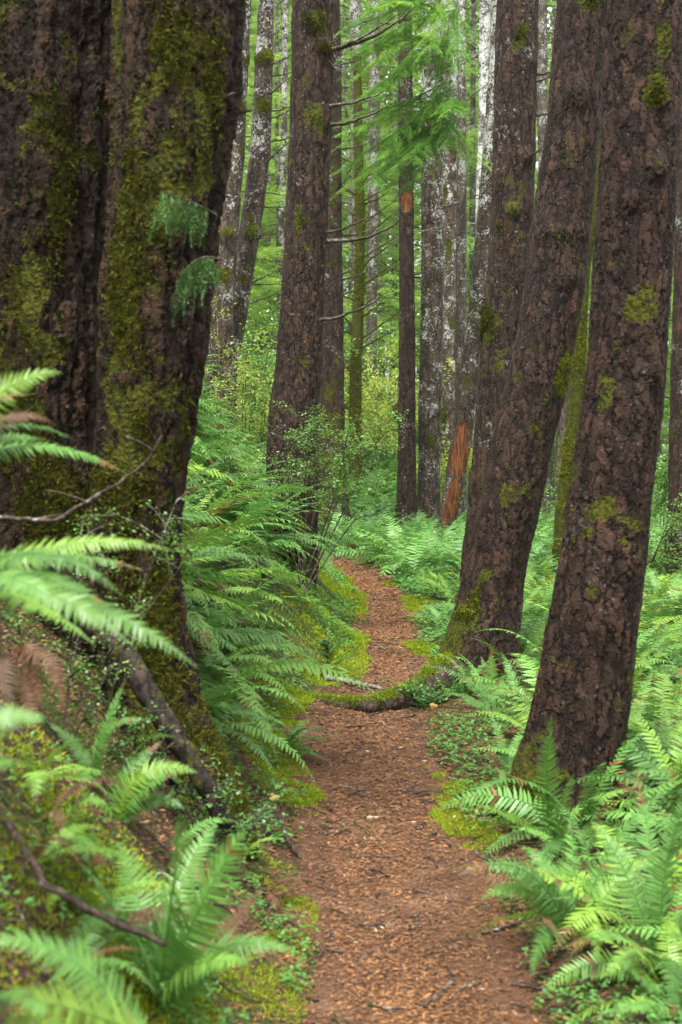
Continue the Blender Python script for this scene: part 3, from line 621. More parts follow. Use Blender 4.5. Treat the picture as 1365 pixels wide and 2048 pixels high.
def background():
    r = np.random.default_rng(77)
    protos = []
    for k in range(4):
        H = [16, 20, 25, 10][k]
        cm = crown_mesh(r, H, [2.0, 3.0, 4.0, .5][k], [2.4, 2.8, 3.0, 2.2][k], .085, [52, 62, 76, 45][k], M['hemlock_far'])
        tb = MB(); zz = np.linspace(-.5, H, 30); pts = np.stack([np.sin(zz*.3+k)*.06, np.cos(zz*.25)*.06-.06, zz], -1)
        tube(tb, pts, np.linspace([.10, .13, .16, .06][k], .02, 30), 14, .5, .02, r)
        protos.append((tb.mesh('trunk', M['bark_mossy' if k == 3 else 'bark_far'], True), cm))
    # spots
    spots = []
    tries = 0
    while len(spots) < 60 and tries < 6000:
        tries += 1
        y = 29+(r.random()**.8)*45; x = r.uniform(-.29, .29)*y
        if y < 38 and -.08 < x/y < .12: continue       # keep the open glade beyond the bend
        if any((x-a)**2+(y-b)**2 < (2.0)**2 for a, b in spots): continue
        spots.append((x, y))
    spots.sort(key=lambda s: s[1])
    for i, (x, y) in enumerate(spots):
        k = int(r.integers(0, 3)) if y > 40 or r.random() < .55 else 3
        sd = 'left of the path bend' if x/y < -.04 else ('beyond the path bend' if x/y < .1 else 'far off at right')
        kind = ['slim hemlock', 'medium hemlock', 'tall hemlock', 'bushy young hemlock'][k]
        lab = f"{kind} with drooping green boughs in the wood {sd}"
        root = empty('hemlock_tree', (x, y, float(height(x, y))), lab, 'tree', f'{kind}s in the background wood {sd}')
        s = r.uniform(.85, 1.2); root.scale = (s, s, s*r.uniform(1.0, 1.15)); root.rotation_euler = (r.normal()*.02, r.normal()*.03, r.uniform(0, 6.28))
        for nm, me in zip(('trunk', 'crown'), protos[k]): link(nm, me, root)
    # the far wood: one mass nobody could count
    mb = MB()
    for i in range(720):
        y = r.uniform(70, 100); x = r.uniform(-.32, .32)*y; g = float(height(x, y)); z0 = g+r.uniform(0, 40); n = 190
        c = np.array([x, y, z0]); sc = np.array([2.2, 2.0, 2.2])
        pos = c+r.normal(size=(n, 3))*sc*.5; a = unit(r.normal(size=(n, 3))*[1, 1, .5]+[0, 0, -.3]); b = unit(np.cross(a, r.normal(size=(n, 3))))
        l = r.uniform(.35, .8, (n, 1)); wdt = l*.28
        V = np.stack([pos-b*wdt, pos+b*wdt, pos+a*l], 1).reshape(-1, 3); mb.add(V, None, np.arange(3*n).reshape(-1, 3), r.uniform(0, 1))
    for i in range(70):
        y = r.uniform(76, 100); x = r.uniform(-.32, .32)*y; g = float(height(x, y)); tube(mb, [[x, y, g-1], [x+r.normal()*.5, y, g+12], [x+r.normal(), y, g+30]], [.3, .22, .1], 6, 0.0)
    tag(link('far_wood', mb.mesh('far_wood', M['hemlock_far'])), 'far wood of pale green foliage closing the view behind all the trees', 'wood', None, 'stuff')
    # near hemlock whose boughs hang across the top centre
    d = 19.5; rows = [(742, 768, 0), (742, 768, 100)]
    tb = MB(); x0 = P(752, 0, d+1.2)[0]; y0 = d+1.2; g = float(height(x0, y0)); 
    x0 = P(925, 0, 25.5)[0]; y0 = 25.5; g = float(height(x0, y0))
    root = empty('hemlock_tree', (x0, y0, g), 'hemlock whose bright feathery boughs sweep across the top centre in front of the slim trunks', 'tree')
    tube(tb, [[0, 0, -.3], [0, 0, 6], [0, 0, 13]], [.12, .09, .04], 12, .5, .02, r); link('trunk', tb.mesh('trunk', M['bark_far'], True), root)
    # (boughs as separate parts, placed where the photo shows them)
    B = [((905, -60), (690, 60), 20.5), ((905, 20), (700, 110), 20.8), ((900, 60), (860, 230), 21), ((900, 100), (720, 205), 20.3), ((905, 160), (700, 285), 20.6), ((900, 175), (800, 300), 21), ((905, 200), (905, 225), 20), ((895, 210), (690, 340), 20.9), ((900, 240), (730, 380), 20.2), ((895, 260), (815, 385), 20.7), ((880, 200), (670, 250), 20.9), ((880, 30), (760, 10), 20.2), ((880, 90), (745, 70), 21.2), ((870, 250), (775, 350), 20.5), ((870, 180), (905, 300), 20.4), ((860, 60), (710, 160), 21.4), ((890, -20), (860, 110), 20.3)]
    B = B+[((a[0]+r.uniform(-10, 20), a[1]+r.uniform(-40, 40)), (c[0]+r.uniform(-25, 60), c[1]+r.uniform(-40, 40)), dd+r.uniform(-.5, .8)) for a, c, dd in B]
    for (a, c, dd) in B:
        mb = MB(); A = P(*a, dd+1.5); Cc = P(*c, dd)
        wd = MB(); pth = bez(A, (A+Cc)/2+[0, 0, .15], Cc, 8)
        for j in range(1, 8):
            b = pth[j-1]; t = unit(Cc-A)
            for sg in (-1, 1):
                dirn = unit(t+sg*np.cross(t, [0, 0, 1.0])*r.uniform(.4, .9)+[0, 0, -.25]); l2 = r.uniform(.35, .65)
                spray(mb, b, b+dirn*l2, .11, .035, r, nt=22, droop=.35)
        spray(mb, pth[2], Cc, .16, .035, r, nt=40, droop=.3)
        tube(mb, pth, np.linspace(.012, .004, 8), 4, 0)
        link('bough', mb.mesh('bough', M['hemlock'], origin=(x0, y0, g)), root)
background()

# ------------------------------------------------------------------ ferns
def frond(mb, pts, W, pairs, r, a=.5, lod=2, upv=(0, 0, 1.0), stipe=.12, tipdead=0):
    """pinnate sword-fern frond along the polyline pts, full blade width 2W"""
    p, L = resample(np.asarray(pts, float), pairs+2)
    T = unit(np.gradient(p, axis=0)); S = unit(np.cross(T, np.asarray(upv))+1e-4); roll = r.normal()*.25
    N = np.cross(S, T); S = S*math.cos(roll)+N*math.sin(roll); N = np.cross(S, T)
    t = np.linspace(0, 1, pairs+2); k0 = max(1, int(stipe*(pairs+2)))
    i = np.arange(k0, pairs+1); tt = (t[i]-stipe)/(1-stipe)
    prof = np.clip(np.minimum(.55+tt*2.2, 1.0)*np.clip((1-tt)*1.55, 0, 1)**.8, .03, 1)
    sp = L/(pairs+2)
    av = np.full(len(i), float(a))
    if a < 1.2 and r.random() < .22: av[int(len(i)*r.uniform(.78, .95)):] = 2.0
    if a < 1.2: av[r.random(len(i)) < .012] = 2.0
    for sg in (-1, 1):
        jit = r.uniform(.86, 1.1, len(i)); l = W*prof*jit
        al = r.uniform(.12, .32, len(i))+.5*tt**2
        D = S[i]*sg*np.cos(al)[:, None]+T[i]*np.sin(al)[:, None]-N[i]*r.uniform(-.05, .22, (len(i), 1))
        D = unit(D+r.normal(size=D.shape)*.05)
        Wd = unit(T[i]+r.normal(size=D.shape)*.08+N[i]*r.uniform(-.35, .1, (len(i), 1)))
        w = (np.minimum(sp*.50, l*.2))[:, None]; b = p[i]+T[i]*(sp*.5*(sg > 0)); l = l[:, None]
        Dr = -N[i]*l*r.uniform(.02, .2, (len(i), 1))+Wd*l*.10
        if lod == 2:
            V = np.stack([b-Wd*w*.55, b+Wd*w*1.15, b+D*l*.12+Wd*w*1.0, b+D*l*.12-Wd*w*.8, b+D*l*.55+Dr*.3+Wd*w*.72, b+D*l*.55+Dr*.3-Wd*w*.62, b+D*l+Dr], 1)
            n = len(i); o = np.arange(n)[:, None]*7
            q = np.concatenate([o+[0, 1, 2, 3], o+[3, 2, 4, 5]]); tr = o+[5, 4, 6]
            mb.add(V.reshape(-1, 3), q, tr, np.repeat(av, 7))
        elif lod == 1:
            V = np.stack([b-Wd*w*.7, b+Wd*w*.9, b+D*l*.5+Dr*.3+Wd*w*.8, b+D*l*.5+Dr*.3-Wd*w*.7, b+D*l+Dr], 1)
            n = len(i); o = np.arange(n)[:, None]*5; mb.add(V.reshape(-1, 3), o+[0, 1, 2, 3], o+[3, 2, 4], np.repeat(av, 5))
        else:
            V = np.stack([b-Wd*w, b+Wd*w, b+D*l+Dr], 1); mb.add(V.reshape(-1, 3), None, np.arange(len(i)*3).reshape(-1, 3), a)
    tube(mb, p[::2], np.linspace(L*.0045, L*.001, len(p[::2])), 4 if lod == 2 else 3, a)
def arc(az, L, e0, bend, n=16):
    t = np.linspace(0, 1, n); th = e0-bend*t**1.25; ds = L/(n-1)
    rr = np.r_[0, np.cumsum(np.cos(th[:-1])*ds)]; zz = np.r_[0, np.cumsum(np.sin(th[:-1])*ds)]
    return np.stack([rr*math.cos(az), rr*math.sin(az), zz], -1)
def fern_mb(r, n, L, spread, lod, pairs, az0=None, azs=1.2, W=.105, elow=0.0):
    mb = MB()
    for k in range(n):
        az = (k*2.399+r.normal()*.3) if az0 is None else az0+r.normal()*azs
        inner = r.random()
        l = L*r.uniform(.65, 1.1); e0 = (r.uniform(.75, 1.35) if inner < .6 else r.uniform(.35, .8))-elow
        frond(mb, arc(az, l, e0, r.uniform(.9, 1.9)*spread)+np.array([math.cos(az), math.sin(az), 0])*.02, l*W*r.uniform(.85, 1.15), pairs, r, a=(2.0 if r.random() < .06 else r.random()), lod=lod)
    return mb
def blocked(x, y, obs, rad=.1):
    return any((x-a)**2+(y-b)**2 < (c+rad)**2 for a, b, c in obs)
OBS = [(t.location.x, t.location.y, .22 if t.location.y < 12 else .3) for t in TREES]
OBS += [(-.42, 12.3, .55), (-.40, 11.8, .45), (-.2, 12.4, .4)]
def scatter_ferns():
    r = np.random.default_rng(21)
    near_p = [fern_mb(r, 13, .80, 1.0, 1, 32).mesh('sword_fern', M['fern']) for _ in range(4)]
    slope_p = [fern_mb(r, 15, 1.0, 1.0, 1, 34, az0=-.45, azs=1.0, W=.11, elow=.12).mesh('sword_fern', M['fern']) for _ in range(5)]
    far_b = [fern_mb(r, 12, 1.0, 1.0, 1, 20, W=.12) for _ in range(4)]
    # (x, y, side)
    pts = []
    def region(x0f, x1f, y0, y1, sp, side):
        y = y0
        while y < y1:
            s = sp*np.interp(y, [3, 10, 24], [.85, 1, 1.15]); a, b = x0f(y), x1f(y); x = a
            while x < b:
                xx, yy = x+r.uniform(-.45, .45)*s, y+r.uniform(-.45, .45)*s
                c, h = float(xc(yy)), float(hw(yy))
                cl = (.25 if yy < 8.7 else .78 if yy < 20 else .5) if side == 'left' else .17
                if abs(xx-c) > h+cl and not blocked(xx, yy, OBS, .05) and yy > 3.3: pts.append((xx, yy, side))
                x += s
            y += s
    region(lambda y: -.26*y-.7, lambda y: float(xc(y)), 6.2, 27, .48, 'left')
    region(lambda y: float(xc(y)), lambda y: .26*y+.6, 6.4, 27, .47, 'right')
    region(lambda y: 1.0, lambda y: .26*y+.6, 3.6, 6.4, .42, 'right')
    # rule out ferns in front of the near trunks on the left bank, where the photo shows bare bank
    pts2 = [p for p in pts if not (p[2] == 'left' and p[1] < 5.6 and p[0] > -1.0)]
    pts2.sort(key=lambda p: p[1])
    for i, (x, y, side) in enumerate(pts2[:285]):
        z = float(height(x, y)); me = slope_p[r.integers(0, 5)] if side == 'left' else near_p[r.integers(0, 4)]
        s = r.uniform(.7, 1.1)*(.98 if side == 'left' else .9)*(1 if y < 14 else .78)
        if side == 'left' and x > xc(y)-hw(y)-.5: s *= .7
        if side == 'right' and x < xc(y)+hw(y)+.4: s *= .62
        off = abs(x-xc(y))-hw(y); j = 0 if off < .55 else (1 if off < 1.2 else 2)
        if side == 'left':
            b = 0 if y < 8 else 1 if y < 10 else 2 if y < 12.5 else 3 if y < 16 else 4
            lab = ['small', 'long-fronded', 'tall'][j]+' fern '+['at the left path margin', 'midway up the left bank', 'high on the left bank'][j]+' '+['just past the massive mossy trunks', 'level with the mossy root', 'beside the pale fallen stick', 'below the straight dark trunk', 'near the path bend'][b]
        else:
            b = 0 if y < 7.2 else 1 if y < 9 else 2 if y < 12 else 3 if y < 16 else 4
            lab = ['small', 'spreading', 'full'][j]+' fern '+['at the right path margin', 'a stride right of the path', 'far to the right of the path'][j]+' '+['by the nearest scaly trunk', 'between the two scaly trunks', 'behind the leaning scaly trunk', 'level with the narrow path', 'before the slim trunks'][b]
        o = link('sword_fern', me, None, (x, y, z-.01)); tag(o, lab, 'fern', lab.replace(' fern ', ' ferns '))
        tilt = .18 if side == 'left' else 0
        o.rotation_euler = (r.normal()*.08, tilt*.6+r.normal()*.08, r.uniform(-.5, .4) if side == 'left' else r.uniform(0, 6.28)); o.scale = (s, s, s*r.uniform(.85, 1.15))
    mb = MB(); rest = [(p[0], p[1]) for p in pts2[285:]]
    y = 27
    while y < 62:
        s = .55+.03*(y-27); x = -.27*y
        while x < .27*y: rest.append((x+r.uniform(-.5, .5)*s, y+r.uniform(-.5, .5)*s)); x += s
        y += s
    for (x, y) in rest:
        if abs(x-xc(y)) < .45 and y < 27: continue
        s = r.uniform(.75, 1.25)*(1 if y < 30 else 1.25); mb.merge(far_b[r.integers(0, 4)], rotz(r.uniform(0, 6.28))*s, (x, y, float(height(x, y))-.02), a=float(np.clip(r.normal(.5, .3), 0, 1)))
    tag(link('fern_carpet', mb.mesh('fern_carpet', M['fern_far'])), 'carpet of ferns covering the ground and hillside beyond the path bend', 'ferns', None, 'stuff')
    print('ferns', len(pts2), 'rest', len(rest))
scatter_ferns()

# hero ferns, frond by frond: (base px,py,d) then fronds (ctrl, tip[, width])
def hero_fern(label, base, fronds, seed, width=.055, pairs=40, mat='fern', group=None, name='sword_fern', av=(.1, .8)):
    r = np.random.default_rng(seed); B = P(*base); root = empty(name, B, label, 'fern', group)
    # seat the crown on the ground below its base
    for f in fronds:
        c, t = P(*f[0]), P(*f[1]); wd = f[2] if len(f) > 2 else width; m = f[3] if len(f) > 3 else mat
        p = bez(B, c, t, 24); mb = MB(); frond(mb, p, wd*((1.4 if B[0] < 0 else 1.12) if B[1] < 4.2 else 1.1), int(pairs*1.3), r, a=r.uniform(*av), lod=2, stipe=.06, upv=(0, -.5, .85))
        me = mb.mesh('frond', M[m], False, origin=B); o = link('frond', me, root)
        if m == 'fern_dead': o['label'] = 'dead rust-brown frond'
    return root
def gd(px, py):  # depth at which the pixel's ray meets the terrain
    v = P(px, py, 1)-CAM
    for d in np.arange(1.5, 40, .02):
        q = CAM+v*d
        if q[2] < float(height(q[0], q[1])): return round(float(d), 2)
    return 40.
def heroes():
    b = gd(315, 2010)
    print('hero depth', b, gd(40, 1750), gd(250, 1700), gd(1120, 1850), gd(1000, 1700), gd(1300, 1800))
    hero_fern('large blurred light green sword fern standing at the bottom left beside the path', (315, 2030, b), [
        ((300, 1850, b-.15), (150, 1715, b-.45), .095), ((345, 1800, b-.1), (362, 1625, b-.3), .10), ((370, 1850, b-.1), (490, 1655, b-.15), .09), ((300, 1820, b+.1), (235, 1690, b+.3), .08),
        ((330, 1900, b-.1), (505, 1925, b-.3), .05), ((400, 1840, b), (590, 1900, b-.1), .06), ((330, 1760, b+.2), (440, 1635, b+.35), .06), ((250, 1900, b), (120, 1780, b+.1), .05), ((270, 1880, b+.2), (160, 1700, b+.5), .055), ((330, 1900, b+.1), (420, 1760, b+.3), .05), ((440, 1880, b+.1), (530, 1770, b+.2), .035, 'fern_dead')], 1, av=(.65, 1.0))
    # overhanging ferns rooted on the bank outside the left edge
    hero_fern('fern at the left edge with broad arching fronds across the massive trunks', (-150, 1210, 3.0), [
        ((120, 1030, 2.9), (350, 1103, 2.9), .042), ((60, 1010, 2.8), (243, 1190, 2.75), .055), ((40, 1100, 2.7), (255, 1282, 2.6), .06), ((120, 1110, 2.8), (395, 1335, 2.7), .055), ((50, 1060, 3.1), (285, 1140, 3.05), .04), ((-20, 1080, 2.6), (130, 1220, 2.45), .055), ((20, 1060, 2.9), (240, 1235, 2.85), .05), ((0, 1120, 2.65), (190, 1290, 2.55), .05)], 2, pairs=44)
    hero_fern('topmost fern at the left edge, one long frond drooping at its tip', (-170, 960, 3.2), [
        ((0, 735, 3.1), (125, 745, 3.1), .055), ((0, 790, 3.2), (150, 880, 3.25), .04), ((60, 830, 3.3), (258, 950, 3.3), .04), ((-50, 770, 3.0), (60, 790, 2.9), .05), ((-20, 850, 3.2), (90, 880, 3.3), .035), ((30, 780, 3.15), (110, 850, 3.2), .04, 'fern_dead')], 3, pairs=44)
    hero_fern('fern at the bottom left corner with one long frond lying along the slope', (300, 2080, 2.35), [
        ((120, 1830, 2.3), (-60, 1890, 2.25), .045), ((200, 2020, 2.2), (10, 1990, 2.0), .05)], 4)
    hero_fern('very blurred frond poking in at the left edge below the massive trunks', (-150, 1560, 1.7), [((-60, 1400, 1.7), (95, 1440, 1.7), .03), ((-80, 1500, 1.6), (60, 1530, 1.7), .02)], 5)
    hero_fern('blurred fern cut off by the bottom left corner', (-60, 2150, 1.9), [((-40, 1880, 1.8), (110, 2048, 1.7), .04), ((60, 2000, 1.8), (160, 2110, 1.7), .04)], 6)
    d = gd(185, 1560); hero_fern('small fern on the bank against the foot of the leftmost massive trunk', (190, 1560, d), [
        ((180, 1420, d-.1), (300, 1440, d-.1), .05), ((190, 1480, d), (255, 1350, d+.05), .03), ((160, 1480, d), (90, 1440, d), .03), ((140, 1500, d-.1), (30, 1520, d-.2), .035), ((200, 1500, d-.1), (150, 1600, d-.3), .03)], 7, pairs=34)
    d = gd(245, 1650); hero_fern('small fern with three curled-over fronds below the grey dead stem', (240, 1650, d), [
        ((250, 1500, d-.05), (398, 1545, d-.05), .045), ((240, 1580, d), (350, 1545, d-.1), .045), ((220, 1540, d), (330, 1480, d+.05), .035), ((200, 1570, d-.1), (110, 1590, d-.15), .04), ((300, 1560, d), (370, 1620, d-.1), .03)], 8, pairs=34)
    d = gd(150, 1700); hero_fern('scraggly fern low on the bank left of the large blurred fern', (130, 1720, d), [
        ((130, 1560, d), (215, 1610, d-.1), .04), ((60, 1600, d), (20, 1600, d-.1), .04), ((160, 1620, d), (180, 1730, d-.25), .04), ((60, 1700, d), (-30, 1760, d-.2), .045), ((130, 1650, d), (60, 1680, d-.2), .04), ((150, 1690, d-.2), (230, 1740, d-.3), .03, 'fern_dead')], 9, pairs=32)
    d = gd(40, 1400); hero_fern('withered brown fern hanging on the bank at the left edge', (30, 1330, d), [((60, 1220, d), (80, 1420, d-.1), .045, 'fern_dead'), ((110, 1250, d-.1), (130, 1430, d-.15), .045, 'fern_dead'), ((-10, 1280, d), (20, 1450, d-.2), .045, 'fern_dead'), ((60, 1330, d), (70, 1560, d-.2), .04, 'fern_dead')], 10)
    # right side
    hero_fern('upright bright fern standing against the foot of the nearest scaly trunk', (1105, 1700, 5.45), [
        ((1085, 1560, 5.4), (1105, 1425, 5.2), .062), ((1110, 1620, 5.35), (1150, 1545, 5.1), .055), ((1080, 1640, 5.4), (945, 1608, 5.2), .04), ((1120, 1600, 5.4), (1290, 1570, 5.3), .06)], 11, pairs=42, av=(.5, 1.1))
    d = gd(1110, 1880); hero_fern('big light green fern with drooping side fronds, right of the path below the nearest trunk', (1150, 1905, d), [
        ((1080, 1660, d-.1), (910, 1755, d-.2), .06), ((1080, 1720, d), (960, 1800, d-.2), .055), ((1120, 1700, d+.1), (1030, 1690, d+.2), .06), ((1200, 1650, d+.1), (1365, 1560, d+.1), .07), ((1180, 1750, d-.2), (1200, 1930, d-.4), .06), ((1240, 1700, d), (1330, 1720, d), .06), ((1150, 1720, d+.2), (1140, 1640, d+.5), .06), ((1100, 1800, d-.2), (1060, 1960, d-.4), .055), ((1050, 1780, d-.1), (1130, 1890, d-.3), .03, 'fern_dead')], 12, pairs=40)
    d = gd(1300, 1950); hero_fern('big fern with tangled bluish fronds filling the bottom right edge', (1330, 1960, d), [
        ((1250, 1760, d), (1090, 1800, d-.1), .06), ((1250, 1700, d), (1180, 1640, d+.1), .06), ((1300, 1700, d), (1400, 1560, d), .07), ((1380, 1750, d-.1), (1450, 1850, d-.2), .06), ((1300, 1850, d-.2), (1200, 1960, d-.4), .06), ((1370, 1850, d-.2), (1340, 2060, d-.5), .06), ((1270, 1820, d-.1), (1120, 1900, d-.2), .05), ((1320, 1750, d+.1), (1270, 1530, d+.3), .06)], 13, pairs=40)
    d = gd(1440, 2040); hero_fern('fern poking up from the bottom right corner', (1450, 2080, d), [((1330, 1960, d-.1), (1180, 2040, d-.2), .05), ((1330, 2000, d), (1250, 1930, d), .04), ((1400, 1900, d), (1320, 1830, d), .05)], 14)
    d = 7.9; hero_fern('low arching fern between the leaning scaly trunk and the nearest scaly trunk', (1040, 1500, d), [
        ((960, 1330, d), (835, 1330, d), .05), ((960, 1440, d), (850, 1500, d-.2), .045), ((1010, 1400, d), (900, 1400, d-.1), .055), ((1000, 1460, d), (870, 1550, d-.3), .05), ((1050, 1380, d+.1), (1000, 1300, d+.2), .06), ((1060, 1400, d+.1), (1080, 1330, d+.1), .06), ((980, 1470, d-.1), (960, 1560, d-.3), .05)], 15, pairs=36)
    d = 8.7; hero_fern('upright bright green fern in front of the leaning scaly trunk', (985, 1400, d), [
        ((980, 1320, d), (985, 1295, d), .05), ((950, 1370, d), (900, 1370, d-.1), .04), ((1010, 1350, d), (1040, 1340, d), .045), ((985, 1360, d), (960, 1310, d+.1), .04)], 16, pairs=30)
heroes()

def bank_ferns():
    r = np.random.default_rng(31)
    W = ['beside the thin purple-brown branch', 'just above the large blurred fern', 'in the moss at the bottom left', 'under the withered brown fronds', 'between the grey dead stem and the path', 'below the leftmost massive trunk', 'left of the large blurred fern', 'at the path edge past the grey dead stem']
    for (px, py, n, L, w) in [(60, 1700, 7, .30, 0), (330, 1690, 7, .28, 1), (120, 1930, 6, .26, 2), (70, 1530, 7, .30, 3), (470, 1690, 6, .20, 4), (250, 1500, 6, .24, 5), (170, 1790, 7, .30, 6), (560, 1480, 9, .40, 7)]:
        d = gd(px, py+30); p = P(px, py+30, d); me = fern_mb(r, n, L, 1.2, 2, 28, az0=-.5, azs=1.1, W=.12).mesh('sword_fern', M['fern'])
        o = link('sword_fern', me, None, p); tag(o, 'small fern '+W[w], 'fern')
    for i, (px, py, w) in enumerate([(90, 1640, 'left of the grey dead stem'), (200, 1880, 'beneath the large blurred fern'), (520, 1800, 'between the large blurred fern and the path'), (1060, 1830, 'under the big light green fern on the right')]):
        d = gd(px, py); me = fern_mb(r, 4, .3, 1.9, 1, 24, W=.11).mesh('dead_fern', M['fern_dead']); o = link('dead_fern', me, None, P(px, py, d)); tag(o, 'withered rust-brown fern '+w, 'fern')
bank_ferns()

# ------------------------------------------------------------------ shrubs with small leaves
def leafy(mb_l, p, dirs, size, r, a):
    n = len(p); s = unit(np.cross(dirs, r.normal(size=(n, 3))*.5+np.array([0, 0, 1.0]))); l = size*r.uniform(.6, 1.3, (n, 1))
    V = np.stack([p, p+dirs*l*.5+s*l*.3, p+dirs*l, p+dirs*l*.5-s*l*.3], 1).reshape(-1, 3)
    mb_l.add(V, np.arange(4*n).reshape(-1, 4), None, a)
def shrub(label, px, py, d, W, H, nst, leaf, mat, seed, name='shrub', lpt=26, ground=True, ctr=None, lo=3):
    r = np.random.default_rng(seed); x = P(px, 0, d)[0]; g = float(height(x, d)) if ground else P(px, py, d)[2]
    org = np.array([x, d, g-.03]); root = empty(name, org, label, 'shrub')
    top = P(*ctr, d) if ctr else org+np.array([0, 0, H]); hv = top-org
    wood = MB(); lv = MB()
    for k in range(nst):
        e = org+hv*r.uniform(.55, 1.05)+np.array([r.normal()*W*.5, r.normal()*W*.4, 0]); m = (org+e)/2+np.array([r.normal()*W*.12, r.normal()*W*.1, H*.12])
        p = bez(org+r.normal(size=3)*[.03, .03, 0], m, e, 12); tube(wood, p, np.linspace(.009, .003, 12)*min(1, H)*(.6 if d < 6 else 1), 4, .5, 0, r)
        for j in range(9):
            i = r.integers(lo, 12); L = W*r.uniform(.2, .55); dirn = unit(r.normal(size=3)*[1, 1, .35]+unit(p[i]-p[i-1])*.5)
            q = bez(p[i], p[i]+dirn*L*.5+[0, 0, L*.1], p[i]+dirn*L, 8); tube(wood, q, np.linspace(.004, .0015, 8), 3, .5, 0, r)
            u = r.uniform(.1, 1, lpt)*7; i0 = np.minimum(u.astype(int), 6); pos = q[i0]+(q[i0+1]-q[i0])*(u-i0)[:, None]+r.normal(size=(lpt, 3))*leaf*.9
            leafy(lv, pos, unit(r.normal(size=(lpt, 3))*[1, 1, .35]), leaf, r, float(np.clip(r.normal(.5, .3), 0, 1)))
    link('stems', wood.mesh('stems', M['twig'], True, origin=org), root); link('foliage', lv.mesh('foliage', M[mat], origin=org), root)
    return root
def shrubs():
    shrub('fine-leaved huckleberry shrub spreading across the foot of the straight dark trunk', 600, 1000, 12.2, .8, .9, 12, .024, 'shrub', 1, ctr=(612, 845), lpt=60, lo=7)
    shrub('dark green small-leaved shrub on the fern bank left of the straight dark trunk', 500, 950, 12.6, .6, .6, 10, .026, 'shrub', 3, ctr=(480, 910), lpt=45)
    shrub('airy yellow-green shrub right behind the second massive mossy trunk', 440, 760, 15.5, .55, 1.2, 7, .028, 'maple', 4, ctr=(435, 610), lpt=26)
    shrub('yellow-leaved vine maple on the bank left of the straight dark trunk', 500, 760, 18.5, 1.0, 1.4, 9, .045, 'maple', 5, ctr=(510, 690), lpt=30)
    shrub('yellow-leaved vine maple beyond the bend under the branchy mossy stem', 740, 800, 29, 1.8, 2.3, 12, .07, 'maple', 6, ctr=(735, 690), lpt=34)
    shrub('second yellow-green vine maple right of the branchy mossy stem', 775, 800, 31, 1.5, 2.3, 9, .07, 'maple', 7, ctr=(785, 730), lpt=34)
    shrub('round green shrub high behind the pale trees on the left', 530, 700, 27, 1.6, 2.4, 12, .07, 'shrub', 8, ctr=(530, 560), lpt=36)
    shrub('green shrub at the far right between the nearest scaly trunk and the edge trunk', 1300, 1050, 17, 1.0, 1.2, 9, .035, 'shrub', 9, ctr=(1300, 1010), lpt=34)
    shrub('yellow-green shrub low at the right edge below the dark edge trunk', 1330, 1200, 13, .8, .7, 8, .035, 'maple', 10, ctr=(1330, 1200), lpt=20)
    shrub('thin green understory shrub between the moss-wrapped stem and nearest scaly trunk', 1100, 1000, 22, 1.4, 1.6, 9, .045, 'shrub', 11, ctr=(1105, 920), lpt=30)
    shrub('airy small-leaved huckleberry in front of the massive mossy trunks', 130, 1100, 4.35, .36, .6, 6, .013, 'shrub', 12, ctr=(230, 840), lpt=30)
    shrub('small-leaved huckleberry sprouting at the foot of the second massive trunk', 430, 1560, 4.8, .22, .2, 9, .014, 'cover', 13, ctr=(430, 1520), lpt=20)
    shrub('small-leaved huckleberry sprouting on the grey dead stem', 300, 1400, 4.75, .22, .15, 7, .013, 'cover', 14, ctr=(290, 1370), lpt=16)
    shrub('small-leaved plant growing on the mossy root beside the leaning scaly trunk', 850, 1400, 8.5, .22, .14, 9, .02, 'cover', 15, ctr=(850, 1375), lpt=18)
    for i, (lab, px, cy, d, W, H, mat) in enumerate([
        ('pale green shrub beyond the bend between the mossy stem and the slim dark trunk', 760, 640, 33, 2.2, 3, 'shrub'),
        ('wide green shrub in the glade left behind the pale lichened trunks', 470, 620, 30, 2.2, 3, 'shrub'),
        ('bright shrub low behind the slanting orange-wounded trunk', 925, 880, 28, 1.6, 2, 'maple'),
        ('tall green shrub seen in the gap left of the moss-wrapped stem', 1120, 760, 30, 2.0, 3, 'shrub'),
        ('green shrub filling the gap right of the nearest scaly trunk', 1335, 850, 24, 1.8, 2.6, 'shrub')]):
        shrub(lab, px, 0, d, W, H, 12, .07, mat, 40+i, ctr=(px, cy), lpt=36)
    # young conifer sprig near the pale stick
    r = np.random.default_rng(3); x, y = P(655, 0, 9.5)[0], 9.5; g = float(height(x, y)); root = empty('conifer_seedling', (x, y, g), 'dusky green conifer seedling beside the pale fallen stick', 'seedling')
    mb = MB(); 
    for k in range(16):
        a = r.uniform(0, 6.28); b = np.array([0, 0, .06+.012*k]); L = .22*(1-k/22); spray(mb, b, b+np.array([math.cos(a)*L, math.sin(a)*L, L*.5]), .035, .02, r, nt=18, droop=.1)
    link('foliage', mb.mesh('foliage', M['cedar']), root); st = MB(); tube(st, [[0, 0, -.03], [0, 0, .15], [.01, 0, .32]], [.008, .006, .002], 5, .5); link('stem', st.mesh('stem', M['twig'], True), root)
shrubs()

